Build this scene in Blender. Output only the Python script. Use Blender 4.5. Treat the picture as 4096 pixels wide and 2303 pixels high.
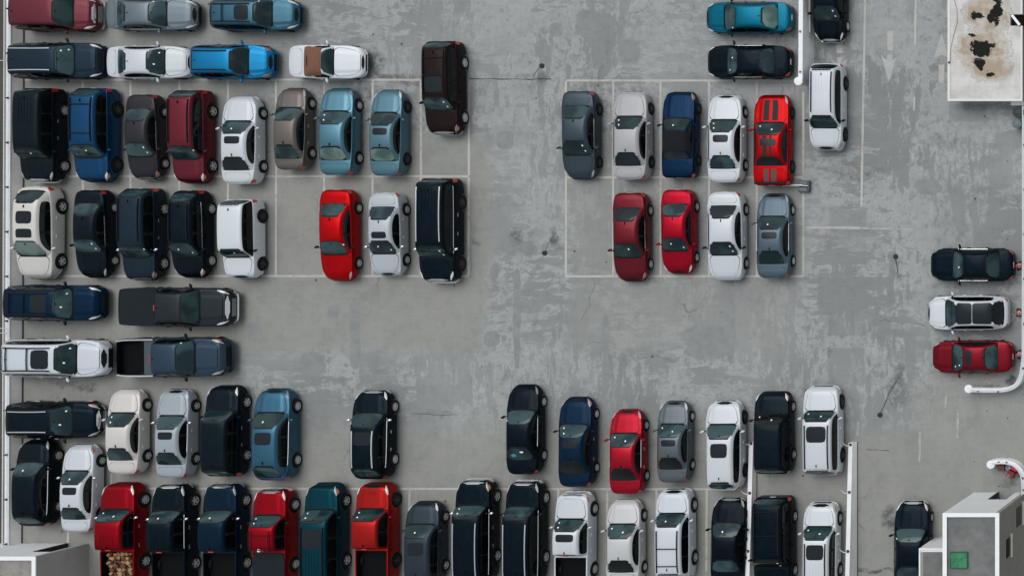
import bpy, math, random
from mathutils import Vector
random.seed(7)
for _o in list(bpy.data.objects):
    bpy.data.objects.remove(_o)
SC = bpy.context.scene
COL = SC.collection
R = math.radians

# ---------------------------------------------------------------- camera, sky, sun, exposure
CAM_X, CAM_Y, CAM_H = 48.14, 3.517, 82.3
cam_data = bpy.data.cameras.new('camera')
cam_data.sensor_width = 36.0
cam_data.lens = 51.71
cam_data.shift_x = -0.8403          # the frame is an off-centre crop of a straight-down view
cam_data.shift_y = -0.0614
cam_data.clip_start = 0.5
cam_data.clip_end = 6000
cam = bpy.data.objects.new('camera', cam_data)
cam.location = (CAM_X, CAM_Y, CAM_H)
COL.objects.link(cam)
SC.camera = cam

SUN_EL, SUN_AZ = R(66), R(-22)      # overcast light from the upper left of the picture
world = bpy.data.worlds.new('World')
SC.world = world
world.use_nodes = True
wn = world.node_tree.nodes
wl = world.node_tree.links
bg = wn['Background']
sky = wn.new('ShaderNodeTexSky')
sky.sky_type = 'NISHITA'
sky.sun_disc = False
sky.sun_elevation = SUN_EL
sky.sun_rotation = SUN_AZ
sky.dust_density = 3.0
sky.ozone_density = 1.0
hs = wn.new('ShaderNodeHueSaturation')
hs.inputs['Hue'].default_value = 0.46
hs.inputs['Saturation'].default_value = 0.22      # cloud cover greys the sky
wl.new(sky.outputs[0], hs.inputs['Color'])
wl.new(hs.outputs[0], bg.inputs['Color'])
bg.inputs['Strength'].default_value = 0.15
sun_d = bpy.data.lights.new('sun', 'SUN')
sun_d.energy = 1.15
sun_d.angle = R(42)
sun_d.color = (1.0, 0.97, 0.93)
sun = bpy.data.objects.new('sun', sun_d)
_sd = Vector((math.sin(SUN_AZ) * math.cos(SUN_EL), math.cos(SUN_AZ) * math.cos(SUN_EL), math.sin(SUN_EL)))
sun.rotation_euler = _sd.to_track_quat('Z', 'Y').to_euler()
sun.location = (0, 0, 60)
COL.objects.link(sun)
SC.view_settings.view_transform = 'Standard'
SC.view_settings.look = 'None'
SC.view_settings.gamma = 1.0
SC.view_settings.use_curve_mapping = False
SC.view_settings.exposure = -0.12

# ---------------------------------------------------------------- helpers
def srgb(r, g, b):
    def f(c):
        c /= 255.0
        return c / 12.92 if c <= 0.04045 else ((c + 0.055) / 1.055) ** 2.4
    return (f(r), f(g), f(b))

def at(sx, sy, z=0.0):
    """photo point (4096 wide) at height z -> world"""
    k = (CAM_H - z) / 5884.0
    return (CAM_X + (sx - 5490.0) * k, CAM_Y - (sy - 900.0) * k, z)

MATS = {}
def pmat(name, col, rough=0.5, metal=0.0, spec=0.5, coat=0.0, noise=0.0, nscale=6.0, bump=0.0):
    if name in MATS:
        return MATS[name]
    m = bpy.data.materials.new(name)
    m.use_nodes = True
    nt = m.node_tree
    b = nt.nodes['Principled BSDF']
    b.inputs['Base Color'].default_value = (*col, 1)
    b.inputs['Roughness'].default_value = rough
    b.inputs['Metallic'].default_value = metal
    b.inputs['Specular IOR Level'].default_value = spec
    b.inputs['Coat Weight'].default_value = coat
    b.inputs['Coat Roughness'].default_value = 0.06
    if noise > 0 or bump > 0:
        tc = nt.nodes.new('ShaderNodeTexCoord')
        n = nt.nodes.new('ShaderNodeTexNoise')
        n.inputs['Scale'].default_value = nscale
        n.inputs['Detail'].default_value = 6
        n.inputs['Roughness'].default_value = 0.65
        nt.links.new(tc.outputs['Object'], n.inputs['Vector'])
        if noise > 0:
            mx = nt.nodes.new('ShaderNodeMix')
            mx.data_type = 'RGBA'
            mx.inputs[6].default_value = (*[c * (1 - noise) for c in col], 1)
            mx.inputs[7].default_value = (*[min(1, c * (1 + noise)) for c in col], 1)
            mr = nt.nodes.new('ShaderNodeMapRange')
            mr.inputs[1].default_value = 0.3
            mr.inputs[2].default_value = 0.7
            nt.links.new(n.outputs['Fac'], mr.inputs[0])
            nt.links.new(mr.outputs[0], mx.inputs[0])
            nt.links.new(mx.outputs[2], b.inputs['Base Color'])
        if bump > 0:
            bp = nt.nodes.new('ShaderNodeBump')
            bp.inputs['Strength'].default_value = bump
            bp.inputs['Distance'].default_value = 0.02
            nt.links.new(n.outputs['Fac'], bp.inputs['Height'])
            nt.links.new(bp.outputs[0], b.inputs['Normal'])
    MATS[name] = m
    return m

class MB:
    """collects faces of one mesh object"""
    def __init__(self):
        self.v = []; self.f = []; self.m = []
    def grid(self, rows, mi=0, closed=False):
        n0 = len(self.v)
        nr, nc = len(rows), len(rows[0])
        for r in rows:
            self.v.extend(r)
        for i in range(nr - 1):
            for j in range(nc - (0 if closed else 1)):
                a = n0 + i * nc + j
                b = n0 + i * nc + (j + 1) % nc
                self.f.append((a, b, b + nc, a + nc)); self.m.append(mi)
        return n0
    def poly(self, pts, mi=0):
        n0 = len(self.v)
        self.v.extend(pts)
        self.f.append(tuple(range(n0, n0 + len(pts)))); self.m.append(mi)
    def box(self, c, s, mi=0, rz=0.0, taper=1.0):
        x, y, z = c
        a, b, h = s[0] / 2, s[1] / 2, s[2] / 2
        cz, sz = math.cos(rz), math.sin(rz)
        n0 = len(self.v)
        for dz, t in ((-h, 1.0), (h, taper)):
            for dx, dy in ((-a, -b), (a, -b), (a, b), (-a, b)):
                dx *= t; dy *= t
                self.v.append((x + dx * cz - dy * sz, y + dx * sz + dy * cz, z + dz))
        for q in ((0, 3, 2, 1), (4, 5, 6, 7), (0, 1, 5, 4), (1, 2, 6, 5), (2, 3, 7, 6), (3, 0, 4, 7)):
            self.f.append(tuple(n0 + k for k in q)); self.m.append(mi)
    def tube(self, pts, r, n=8, mi=0, caps=True):
        rows = []
        P = [Vector(p) for p in pts]
        for i, p in enumerate(P):
            d = (P[min(i + 1, len(P) - 1)] - P[max(i - 1, 0)]).normalized()
            up = Vector((0, 0, 1)) if abs(d.z) < 0.9 else Vector((1, 0, 0))
            a = d.cross(up).normalized(); b = a.cross(d)
            rr = r[i] if isinstance(r, (list, tuple)) else r
            rows.append([tuple(p + a * math.cos(2 * math.pi * k / n) * rr + b * math.sin(2 * math.pi * k / n) * rr) for k in range(n)])
        self.grid(rows, mi, closed=True)
        if caps:
            self.poly(list(reversed(rows[0])), mi); self.poly(rows[-1], mi)
    def lathe(self, c, prof, n=20, mi=0, axis='z', mis=None):
        rows = []
        for (r, h) in prof:
            row = []
            for k in range(n):
                a = 2 * math.pi * k / n
                if axis == 'z':
                    row.append((c[0] + r * math.cos(a), c[1] + r * math.sin(a), c[2] + h))
                else:
                    row.append((c[0] + r * math.cos(a), c[1] + h, c[2] + r * math.sin(a)))
            rows.append(row)
        n0 = len(self.v)
        for r in rows:
            self.v.extend(r)
        for i in range(len(rows) - 1):
            for j in range(n):
                a = n0 + i * n + j; b = n0 + i * n + (j + 1) % n
                self.f.append((a, b, b + n, a + n)); self.m.append(mis[i] if mis else mi)
    def build(self, name, mats, parent=None, smooth=None, loc=None):
        me = bpy.data.meshes.new(name)
        me.from_pydata(self.v, [], self.f)
        if not isinstance(mats, (list, tuple)):
            mats = [mats]
        for m in mats:
            me.materials.append(m)
        if len(mats) > 1:
            me.polygons.foreach_set('material_index', self.m)
        if smooth is not None:
            me.polygons.foreach_set('use_smooth', [True] * len(me.polygons))
            me.set_sharp_from_angle(angle=R(smooth))
        me.update()
        return link(name, me, parent, loc)

def link(name, me, parent=None, loc=None, rot=None):
    o = bpy.data.objects.new(name, me)
    COL.objects.link(o)
    if parent is not None:
        o.parent = parent
    if loc is not None:
        o.location = loc
    if rot is not None:
        o.rotation_euler = rot
    return o

def tag(o, label=None, cat=None, group=None, kind=None):
    if label: o['label'] = label
    if cat: o['category'] = cat
    if group: o['group'] = group
    if kind: o['kind'] = kind
    return o

def empty(name, loc, rz=0.0):
    o = bpy.data.objects.new(name, None)
    o.empty_display_size = 0.3
    COL.objects.link(o)
    o.location = loc
    o.rotation_euler = (0, 0, rz)
    return o
# ---------------------------------------------------------------- car geometry (car faces +x, z up, origin on the ground)
def ip(pts, x):
    if x <= pts[0][0]:
        return pts[0][1]
    for (a, p), (b, q) in zip(pts, pts[1:]):
        if x <= b:
            return p + (q - p) * (x - a) / (b - a)
    return pts[-1][1]

def ips(pts, x, d=0.012):
    return sum(ip(pts, x + k * d) for k in (-2, -1, 0, 1, 2)) / 5.0

PLAN_CAR = [(0, .48), (.006, .58), (.02, .70), (.045, .81), (.085, .90), (.14, .955), (.2, .985), (.3, 1), (.68, 1), (.82, .985), (.90, .945), (.95, .88), (.978, .79), (.992, .69), (1, .56)]
PLAN_BOX = [(0, .58), (.006, .69), (.02, .79), (.045, .875), (.085, .935), (.14, .975), (.2, .99), (.3, 1), (.7, 1), (.88, .99), (.95, .965), (.98, .92), (.992, .87), (1, .78)]
TYPES = {
 'sedan':  dict(W=1.82, H=1.45, ws=.27, rf=.425, rr=.675, rg=.84, roofw=.66, fw=.19, rw=.80, r=.33, plan=PLAN_CAR, glassb=.085,
                top=[(0, .50), (.012, .60), (.035, .69), (.075, .78), (.27, .93), (.6, .95), (.84, 1.02), (.95, 1.0), (.985, .94), (1, .84)]),
 'coupe':  dict(W=1.90, H=1.42, ws=.31, rf=.45, rr=.69, rg=.79, roofw=.62, fw=.19, rw=.79, r=.36, plan=PLAN_BOX, glassb=.07,
                top=[(0, .58), (.012, .70), (.04, .80), (.31, .96), (.6, .98), (.8, 1.04), (.95, 1.03), (.985, .99), (1, .86)]),
 'roadster': dict(W=1.80, H=1.28, ws=.37, rf=.49, rr=.63, rg=.77, roofw=.62, fw=.20, rw=.79, r=.34, plan=PLAN_CAR, glassb=.07,
                top=[(0, .52), (.015, .60), (.06, .68), (.36, .88), (.6, .90), (.77, .95), (.93, .92), (.985, .84), (1, .74)]),
 'xover':  dict(W=1.86, H=1.66, ws=.245, rf=.39, rr=.87, rg=.972, roofw=.68, fw=.19, rw=.79, r=.36, plan=PLAN_CAR, glassb=.07,
                top=[(0, .56), (.012, .70), (.035, .82), (.07, .90), (.245, 1.02), (.6, 1.05), (.93, 1.10), (.985, 1.02), (1, .88)]),
 'suv':    dict(W=1.93, H=1.78, ws=.255, rf=.375, rr=.915, rg=.985, roofw=.72, fw=.185, rw=.78, r=.38, plan=PLAN_BOX, glassb=.06,
                top=[(0, .62), (.01, .78), (.03, .92), (.06, .99), (.255, 1.08), (.6, 1.10), (.94, 1.12), (.985, 1.08), (1, .92)]),
 'bigsuv': dict(W=2.03, H=1.90, ws=.235, rf=.335, rr=.945, rg=.988, roofw=.75, fw=.17, rw=.77, r=.40, plan=PLAN_BOX, glassb=.05,
                top=[(0, .78), (.01, .98), (.035, 1.08), (.235, 1.15), (.6, 1.16), (.95, 1.17), (.988, 1.12), (1, .96)]),
 'van':    dict(W=1.98, H=1.76, ws=.215, rf=.365, rr=.94, rg=.988, roofw=.73, fw=.185, rw=.78, r=.35, plan=PLAN_BOX, glassb=.06,
                top=[(0, .58), (.012, .74), (.035, .88), (.07, .95), (.215, 1.06), (.6, 1.08), (.94, 1.10), (.985, 1.06), (1, .9)]),
 'pickup': dict(W=2.02, H=1.88, ws=.245, rf=.345, rr=.575, rg=.60, roofw=.72, fw=.165, rw=.765, r=.41, plan=PLAN_BOX, glassb=.05,
                bed=(.622, .978), floor=.74,
                top=[(0, .80), (.01, 1.0), (.035, 1.10), (.245, 1.17), (.6, 1.18), (.97, 1.16), (.99, 1.14), (1, 1.0)]),
}

class CarGeo:
    def __init__(self, T, L, W, H=None):
        self.T = T; self.L = L; self.W = W; self.H = H or T['H']
        self.gh()
    def X(self, f):
        return self.L / 2 - f * self.L
    def w(self, f):
        return ips(self.T['plan'], f, .004) * self.W / 2
    def zt(self, f):
        return ips(self.T['top'], f, .006)
    def zb(self, f):
        T = self.T
        z = .21 + .10 * max(0, (abs(f - .5) - .40) / .10)
        for fw in (T['fw'], T['rw']):
            dx = (f - fw) * self.L; ra = T['r'] + .05
            if abs(dx) <= ra + 1e-6:
                z = max(z, T['r'] + math.sqrt(max(0, ra * ra - dx * dx)))
        return z
    def inbed(self, f):
        b = self.T.get('bed')
        return b and b[0] <= f <= b[1]
    def section(self, f, bed=False):
        w, zt, zb = self.w(f), self.zt(f), self.zb(f)
        zs = zt - .07
        h = zs - zb
        lo = [(w - .24, zb), (w * .972, zb), (w * .998, zb + .30 * h), (w, zb + .62 * h), (w * .985, zs)]
        if bed:
            fl = self.T['floor']
            return lo + [(w * .97, zt), (w - .10, zt), (w - .11, fl), (0, fl)]
        return lo + [(w * .955, zt - .022), (w * .87, zt), (w * .5, zt + .02), (0, zt + .028)]
    def B(self, f, u, sgn, off=0.0):
        """lower body surface"""
        def P(f, u):
            f = min(max(f, 0), 1); u = min(max(u, 0), 8)
            s = self.section(f)
            i = min(int(u), 7); t = u - i
            y = s[i][0] * (1 - t) + s[i + 1][0] * t
            z = s[i][1] * (1 - t) + s[i + 1][1] * t
            return Vector((self.X(f), y * sgn, z))
        p = P(f, u)
        if off:
            a = P(f + .004, u) - P(f - .004, u)
            b = P(f, u + .05) - P(f, u - .05)
            n = a.cross(b)
            if n.length < 1e-9:
                n = Vector((0, 0, 1))
            n.normalize()
            if n.dot(p - Vector((0, 0, .5)) - Vector((p.x * .6, 0, 0))) < 0:
                n = -n
            p = p + n * off
        return p
    def stations(self):
        T = self.T
        st = [0, .003, .008, .015, .026, .04, .06, .085, .11, .27, .33, .4, .5, .6, .66, .7, .86, .89, .915, .94, .96, .975, .985, .993, .998, 1]
        for fw in (T['fw'], T['rw']):
            ra = (T['r'] + .05) / self.L
            st = [s for s in st if not (abs(s - fw) < ra * 1.15)]
            st += [fw + ra * k for k in (-1.02, -.999, -.94, -.82, -.6, -.3, 0, .3, .6, .82, .94, .999, 1.02)]
        if T.get('bed'):
            st = sorted(st)
        return sorted(st)
    def gh(self):
        """greenhouse profile samples"""
        T, H = self.T, self.H
        zw, zr = self.zt(T['ws']) - .015, self.zt(T['rg']) - .015
        A = (T['ws'], zw); B1 = (T['rf'], H - .05); M = ((T['rf'] * .55 + T['rr'] * .45), H); C = (T['rr'], H - .045); D = (T['rg'], zr)
        pts = []
        for k in range(8):
            t = k / 8; pts.append((A[0] + (B1[0] - A[0]) * t, A[1] + (B1[1] - A[1]) * t + .05 * math.sin(math.pi * t)))
        for k in range(10):
            t = k / 10
            a = (1 - t) ** 2; b = 2 * t * (1 - t); c = t * t
            mz = 2 * M[1] - .5 * (B1[1] + C[1])
            pts.append((B1[0] + (C[0] - B1[0]) * t, a * B1[1] + b * mz + c * C[1]))
        for k in range(9):
            t = k / 8; pts.append((C[0] + (D[0] - C[0]) * t, C[1] + (D[1] - C[1]) * t + .03 * math.sin(math.pi * t)))
        for _ in range(2):
            q = pts[:]
            for i in (6, 7, 8, 9, 10, 16, 17, 18, 19, 20):
                q[i] = (.25 * pts[i - 1][0] + .5 * pts[i][0] + .25 * pts[i + 1][0], .25 * pts[i - 1][1] + .5 * pts[i][1] + .25 * pts[i + 1][1])
            pts = q
        self.gp = pts
        self.NS = len(pts) - 1
    def S(self, s, v, off=0.0):
        """greenhouse surface: s 0..26 front base -> rear base, v -1..1 across"""
        def P(s, v):
            s = min(max(s, 0), self.NS)
            i = min(int(s), self.NS - 1); t = s - i
            f = self.gp[i][0] * (1 - t) + self.gp[i + 1][0] * t
            z = self.gp[i][1] * (1 - t) + self.gp[i + 1][1] * t
            T = self.T
            zb = self.zt(f) - .03
            hh = max(0.0, min(1.0, (z - zb) / (self.H - zb)))
            yb = self.w(f) * .945
            yt = (self.W / 2 * T['roofw']) * min(1, self.w(f) / (self.W / 2) * 1.01)
            yt = (yb * .955) * (1 - hh) + yt * hh
            ze = max(zb + .002, z - .035 * hh - .004)
            av = abs(v); sg = 1 if v >= 0 else -1
            d = min(.12, .5 * max(.004, ze - zb))
            ln = math.hypot(yb - yt, ze - zb)
            Ax, Az = yt + (yb - yt) * d / ln, ze + (zb - ze) * d / ln
            dB = .13 * (.4 + .6 * hh)
            cr = z - ze
            def topz(y):
                return z - cr * (y / max(yt, .01)) ** 2
            Bx = yt - dB; Bz = topz(Bx)
            if av > .7:
                t2 = (av - .7) / .3
                y = Ax + (yb - Ax) * t2 + .018 * math.sin(math.pi * t2) * hh; zz = Az + (zb - Az) * t2
            elif av > .5:
                t2 = (av - .5) / .2
                a, b, c = (1 - t2) ** 2, 2 * t2 * (1 - t2), t2 * t2
                y = a * Bx + b * yt + c * Ax; zz = a * Bz + b * (ze + .004) + c * Az
            else:
                y = Bx * av / .5; zz = topz(y)
            x = self.X(f)
            yy = min(1.0, y / max(yb, .1)) ** 2
            bow = self.T['glassb']
            if s < 9:
                x += bow * (1 - yy) * (1 - .5 * hh) * (1 - s / 9.0 * .6) - bow * .35
            if s > 17:
                k = (s - 17) / 9.0
                x -= bow * (.8 * (1 - yy) - .3) * min(1, k)
            return Vector((x, y * sg, zz))
        p = P(s, v)
        if off:
            e = .2 if s + .2 <= self.NS else -.2
            e2 = .2 if s - .2 >= 0 else -.2
            a = P(s + abs(.2), v) - P(s - .2, v)
            b = P(s, min(1, v + .02)) - P(s, max(-1, v - .02))
            n = a.cross(b)
            if n.length < 1e-9:
                n = Vector((0, 0, 1))
            n.normalize()
            if n.dot(p - Vector((p.x * .85, 0, .5))) < 0:
                n = -n
            p = p + n * off
        return p

def patch(mb, fn, a0, a1, b0, b1, off, na=8, nb=8, r=.18, mi=0, skirt=True):
    """proud panel on a surface fn(a, b, off), rounded corners"""
    rows = []; rows0 = []
    def lim(q):
        q = abs(q)
        if q <= 1 - r or r <= 0:
            return 1.0
        k = (q - (1 - r)) / r
        return 1 - r * (1 - math.sqrt(max(0, 1 - k * k)))
    for i in range(na + 1):
        p = -1 + 2 * i / na
        row = []; row0 = []
        for j in range(nb + 1):
            q = -1 + 2 * j / nb
            a = a0 + (a1 - a0) * (p * lim(q) * .5 + .5)
            b = b0 + (b1 - b0) * (q * lim(p) * .5 + .5)
            row.append(tuple(fn(a, b, off)))
            if skirt and (i in (0, na) or j in (0, nb)):
                row0.append(tuple(fn(a, b, .0005)))
            else:
                row0.append(None)
        rows.append(row); rows0.append(row0)
    mb.grid(rows, mi)
    if skirt:
        loop = [(0, j) for j in range(nb)] + [(i, nb) for i in range(na)] + [(na, j) for j in range(nb, 0, -1)] + [(i, 0) for i in range(na, 0, -1)]
        top = [rows[i][j] for i, j in loop]; bot = [rows0[i][j] for i, j in loop]
        mb.grid([top, bot], mi, closed=True)
# body variants
def variant(base, **kw):
    d = dict(TYPES[base]); d.update(kw); return d
TYPES['saloon'] = variant('sedan', W=1.86, H=1.47, ws=.29, rf=.435, rr=.70, rg=.855, roofw=.64,
    top=[(0, .52), (.012, .64), (.035, .75), (.07, .83), (.29, .96), (.6, .98), (.85, 1.04), (.96, 1.03), (.988, .97), (1, .85)])
TYPES['compact'] = variant('sedan', W=1.78, H=1.46, ws=.245, rf=.405, rr=.70, rg=.875, roofw=.65, fw=.18, rw=.79)
TYPES['fastback'] = variant('sedan', W=1.84, H=1.43, ws=.27, rf=.44, rr=.64, rg=.88, roofw=.62, glassb=.11)
TYPES['boxy'] = variant('suv', W=1.90, H=1.80, ws=.27, rf=.36, rr=.93, rg=.99, roofw=.76, fw=.18, rw=.79)
TYPES['wagon'] = variant('xover', W=1.84, H=1.60, ws=.255, rf=.40, rr=.90, rg=.98, roofw=.67)
TYPES['crossover'] = variant('xover', W=1.88, H=1.68, ws=.25, rf=.405, rr=.83, rg=.965, roofw=.64, glassb=.09)
TYPES['crew'] = variant('pickup', W=2.02, H=1.90, ws=.235, rf=.335, rr=.60, rg=.625, bed=(.645, .98))
TYPES['roadster']['soft_car'] = True
# ---------------------------------------------------------------- deck material
class NT:
    def __init__(self, name):
        self.m = bpy.data.materials.new(name); self.m.use_nodes = True
        self.t = self.m.node_tree; self.n = self.t.nodes; self.l = self.t.links
        self.b = self.n['Principled BSDF']
        self.tc = self.n.new('ShaderNodeTexCoord').outputs['Object']
        self.sep = None
    def set(self, sock, v):
        if hasattr(v, 'is_linked'):
            self.l.new(v, sock)
        elif isinstance(v, tuple) and len(v) == 3 and sock.type == 'RGBA':
            sock.default_value = (*v, 1)
        else:
            sock.default_value = v
    def math(self, op, a, b=0.0, c=None, clamp=False):
        n = self.n.new('ShaderNodeMath'); n.operation = op; n.use_clamp = clamp
        self.set(n.inputs[0], a); self.set(n.inputs[1], b)
        if c is not None: self.set(n.inputs[2], c)
        return n.outputs[0]
    def mapping(self, scale=(1, 1, 1), loc=(0, 0, 0), vec=None):
        n = self.n.new('ShaderNodeMapping')
        n.inputs['Scale'].default_value = scale; n.inputs['Location'].default_value = loc
        self.l.new(vec or self.tc, n.inputs['Vector'])
        return n.outputs[0]
    def noise(self, scale=1, detail=5, rough=.6, vec=None, dist=0.0, color=False):
        n = self.n.new('ShaderNodeTexNoise')
        n.inputs['Scale'].default_value = scale; n.inputs['Detail'].default_value = detail
        n.inputs['Roughness'].default_value = rough; n.inputs['Distortion'].default_value = dist
        self.l.new(vec or self.tc, n.inputs['Vector'])
        return n.outputs['Color' if color else 'Fac']
    def step(self, v, lo, hi, a=0.0, b=1.0):
        n = self.n.new('ShaderNodeMapRange')
        n.interpolation_type = 'SMOOTHSTEP'
        self.set(n.inputs[0], v)
        for i, k in ((1, lo), (2, hi), (3, a), (4, b)):
            n.inputs[i].default_value = k
        return n.outputs[0]
    def mix(self, f, a, b, mode='MIX'):
        n = self.n.new('ShaderNodeMix'); n.data_type = 'RGBA'; n.blend_type = mode
        self.set(n.inputs[0], f); self.set(n.inputs[6], a); self.set(n.inputs[7], b)
        return n.outputs[2]
    def xy(self, vec=None):
        s = self.n.new('ShaderNodeSeparateXYZ'); self.l.new(vec or self.tc, s.inputs[0])
        return s.outputs[0], s.outputs[1]
    def warp(self, amp, scale, detail=4):
        c = self.noise(scale, detail, .6, color=True)
        v = self.n.new('ShaderNodeVectorMath'); v.operation = 'MULTIPLY_ADD'
        self.l.new(c, v.inputs[0]); v.inputs[1].default_value = (amp, amp, 0)
        s = self.n.new('ShaderNodeVectorMath'); s.operation = 'SUBTRACT'
        self.l.new(self.tc, s.inputs[0]); s.inputs[1].default_value = (amp / 2, amp / 2, 0)
        self.l.new(s.outputs[0], v.inputs[2])
        return v.outputs[0]
    def box(self, x, y, x0, x1, y0, y1, soft):
        """soft rectangle mask"""
        a = self.step(x, x0 - soft, x0 + soft); b = self.step(x, x1 - soft, x1 + soft, 1, 0)
        c = self.step(y, y0 - soft, y0 + soft); d = self.step(y, y1 - soft, y1 + soft, 1, 0)
        return self.math('MULTIPLY', self.math('MULTIPLY', a, b), self.math('MULTIPLY', c, d))
    def blob(self, x, y, cx, cy, rx, ry):
        dx = self.math('MULTIPLY', self.math('SUBTRACT', x, cx), 1 / rx)
        dy = self.math('MULTIPLY', self.math('SUBTRACT', y, cy), 1 / ry)
        d = self.math('ADD', self.math('MULTIPLY', dx, dx), self.math('MULTIPLY', dy, dy))
        return self.step(d, .05, 1.0, 1, 0)

def deck_material():
    M = NT('worn_concrete_deck')
    w1 = M.warp(.7, .8); x, y = M.xy(w1)
    w2 = M.warp(3.0, .18); X, Y = M.xy(w2)
    # zones: sealed driving aisles (blue grey) against bare bays (beige grey)
    bays = M.box(X, Y, -40, -1.3, -3.5, 8.5, .5)
    bays = M.math('MAXIMUM', bays, M.math('MULTIPLY', M.box(X, Y, -40, -12, 2.1, 40, 4.0), .85))
    bays = M.math('MAXIMUM', bays, M.box(X, Y, -40, -16.5, -20, 4, 3.0))
    bays = M.math('MAXIMUM', bays, M.box(X, Y, -40, 60, -40, -7.6, 1.6))
    bays = M.math('MAXIMUM', bays, M.math('MULTIPLY', M.box(X, Y, 3.1, 16.2, -3.5, 8.3, .4), .55))
    bays = M.math('MAXIMUM', bays, M.math('MULTIPLY', M.box(X, Y, 22.3, 40, -40, -4.8, 1.5), .8))
    aisle_c = (.312, .331, .332); dark_c = (.198, .209, .210); bay_c = (.270, .274, .256)
    # worn-through coat: streaks along both directions plus rectangular patches
    hz = M.noise(1.0, 7, .68, M.mapping((.30, 1.5, 1), (3, 1, 0), w1))
    vt = M.noise(1.0, 7, .68, M.mapping((1.5, .26, 1), (7, 2, 0), w1))
    big = M.noise(.22, 3, .55, M.mapping((1, .8, 1), (11, 4, 0)))
    side = M.step(M.noise(.11, 2, .5, M.mapping((1, 1, 1), (2, 9, 0))), .46, .54)
    streak = M.math('ADD', M.math('MULTIPLY', hz, side), M.math('MULTIPLY', vt, M.math('SUBTRACT', 1.0, side)))
    val = M.math('ADD', M.math('MULTIPLY', streak, .62), M.math('MULTIPLY', big, .42))
    worn = M.step(val, .515, .545)
    fine = M.noise(2.4, 9, .75, M.mapping((1, 1, 1), (5, 5, 0)))
    chips = M.step(M.math('ADD', fine, M.math('MULTIPLY', big, .35)), .68, .72)
    vo = M.n.new('ShaderNodeTexVoronoi'); vo.distance = 'CHEBYCHEV'
    vo.inputs['Scale'].default_value = .30; vo.inputs['Randomness'].default_value = .85
    M.l.new(M.warp(.18, 2.5), vo.inputs['Vector'])
    cs = M.n.new('ShaderNodeSeparateColor'); M.l.new(vo.outputs['Color'], cs.inputs[0])
    patchy = M.math('MULTIPLY', M.step(cs.outputs[0], .60, .63), M.step(vo.outputs['Distance'], .30, .33, 1, 0))
    worn = M.math('MAXIMUM', worn, M.math('MULTIPLY', patchy, .8))
    worn = M.math('MAXIMUM', worn, chips)
    open_ = M.math('SUBTRACT', 1.0, M.math('MULTIPLY', bays, .93))
    amt = M.step(M.noise(.13, 2, .5, M.mapping((1, 1, 1), (21, 6, 0))), .30, .60, .35, 1.0)
    worn = M.math('MULTIPLY', M.math('MULTIPLY', worn, open_), amt)
    base = M.mix(bays, aisle_c, bay_c)
    tint = M.noise(.35, 4, .6)
    base = M.mix(M.step(tint, .35, .65, 0, .55), base, M.mix(bays, (.272, .290, .293), (.245, .254, .243)))
    c = M.mix(M.math('MULTIPLY', worn, .85), base, dark_c)
    # pale flakes at the edges of the worn coat
    rim = M.math('MULTIPLY', M.math('MULTIPLY', M.step(val, .500, .512), M.step(val, .515, .527, 1, 0)), open_)
    c = M.mix(M.math('MULTIPLY', rim, .32), c, (.40, .43, .445))
    # trowel lines
    lines = M.noise(1.0, 3, .7, M.mapping((.25, 14, 1)))
    lines2 = M.noise(1.0, 3, .7, M.mapping((14, .25, 1)))
    ln = M.math('MULTIPLY', M.math('SUBTRACT', M.math('ADD', lines, lines2), 1.0), .42)
    c = M.mix(M.math('ADD', M.math('MULTIPLY', ln, 1.0), .5, clamp=True), M.mix(1.0, c, (.80, .80, .80), 'MULTIPLY'), M.mix(1.0, c, (1.2, 1.2, 1.2), 'MULTIPLY'))
    gn = M.noise(38, 3, .7)
    c = M.mix(M.step(gn, .3, .7), M.mix(1.0, c, (.90, .90, .90), 'MULTIPLY'), M.mix(1.0, c, (1.09, 1.09, 1.09), 'MULTIPLY'))
    # grime
    gr = M.noise(.55, 8, .72, M.mapping((1, 1, 1), (31, 3, 0)))
    c = M.mix(M.step(gr, .46, .76, 0, .55), c, (.16, .166, .158))
    md = M.noise(1.7, 8, .72, M.mapping((1, 1, 1), (9, 13, 0)))
    c = M.mix(M.step(md, .46, .70, 0, .38), c, (.175, .183, .180))
    md2 = M.noise(4.5, 8, .8, M.mapping((1, 1, 1), (19, 23, 0)))
    c = M.mix(M.step(md2, .56, .68, 0, .35), c, (.16, .166, .165))
    c = M.mix(M.step(md2, .32, .44, .25, 0), c, (.37, .385, .385))
    # oil and water stains, plus the hut's painted shadow, where the photograph shows them
    fx, fy = M.xy(M.warp(1.1, 1.3, 7))
    rag = M.step(M.noise(2.1, 8, .75), .36, .58)
    st = None
    for (sx, sy, rx, ry, a) in STAINS_AND_SHADOW:
        p = at(sx, sy)
        bl = M.math('MULTIPLY', M.blob(fx, fy, p[0], p[1], rx, ry), a)
        st = bl if st is None else M.math('MAXIMUM', st, bl)
    st = M.math('MULTIPLY', st, rag)
    c = M.mix(st, c, (.045, .050, .052))
    # specks of litter by the right parapet
    vs = M.n.new('ShaderNodeTexVoronoi'); vs.inputs['Scale'].default_value = 2.2
    M.l.new(M.tc, vs.inputs['Vector'])
    rx_, ry_ = M.xy()
    lit = M.step(rx_, 22.9, 27.6)
    sp = M.math('MULTIPLY', M.step(vs.outputs['Distance'], .07, .11, 1, 0), lit)
    s2 = M.n.new('ShaderNodeSeparateColor'); M.l.new(vs.outputs['Color'], s2.inputs[0])
    sp = M.math('MULTIPLY', sp, M.step(s2.outputs[1], .55, .6))
    vs2 = M.n.new('ShaderNodeTexVoronoi'); vs2.inputs['Scale'].default_value = .55
    M.l.new(M.tc, vs2.inputs['Vector'])
    sp = M.math('MAXIMUM', sp, M.math('MULTIPLY', M.step(vs2.outputs['Distance'], .03, .05, 1, 0), .8))
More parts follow.
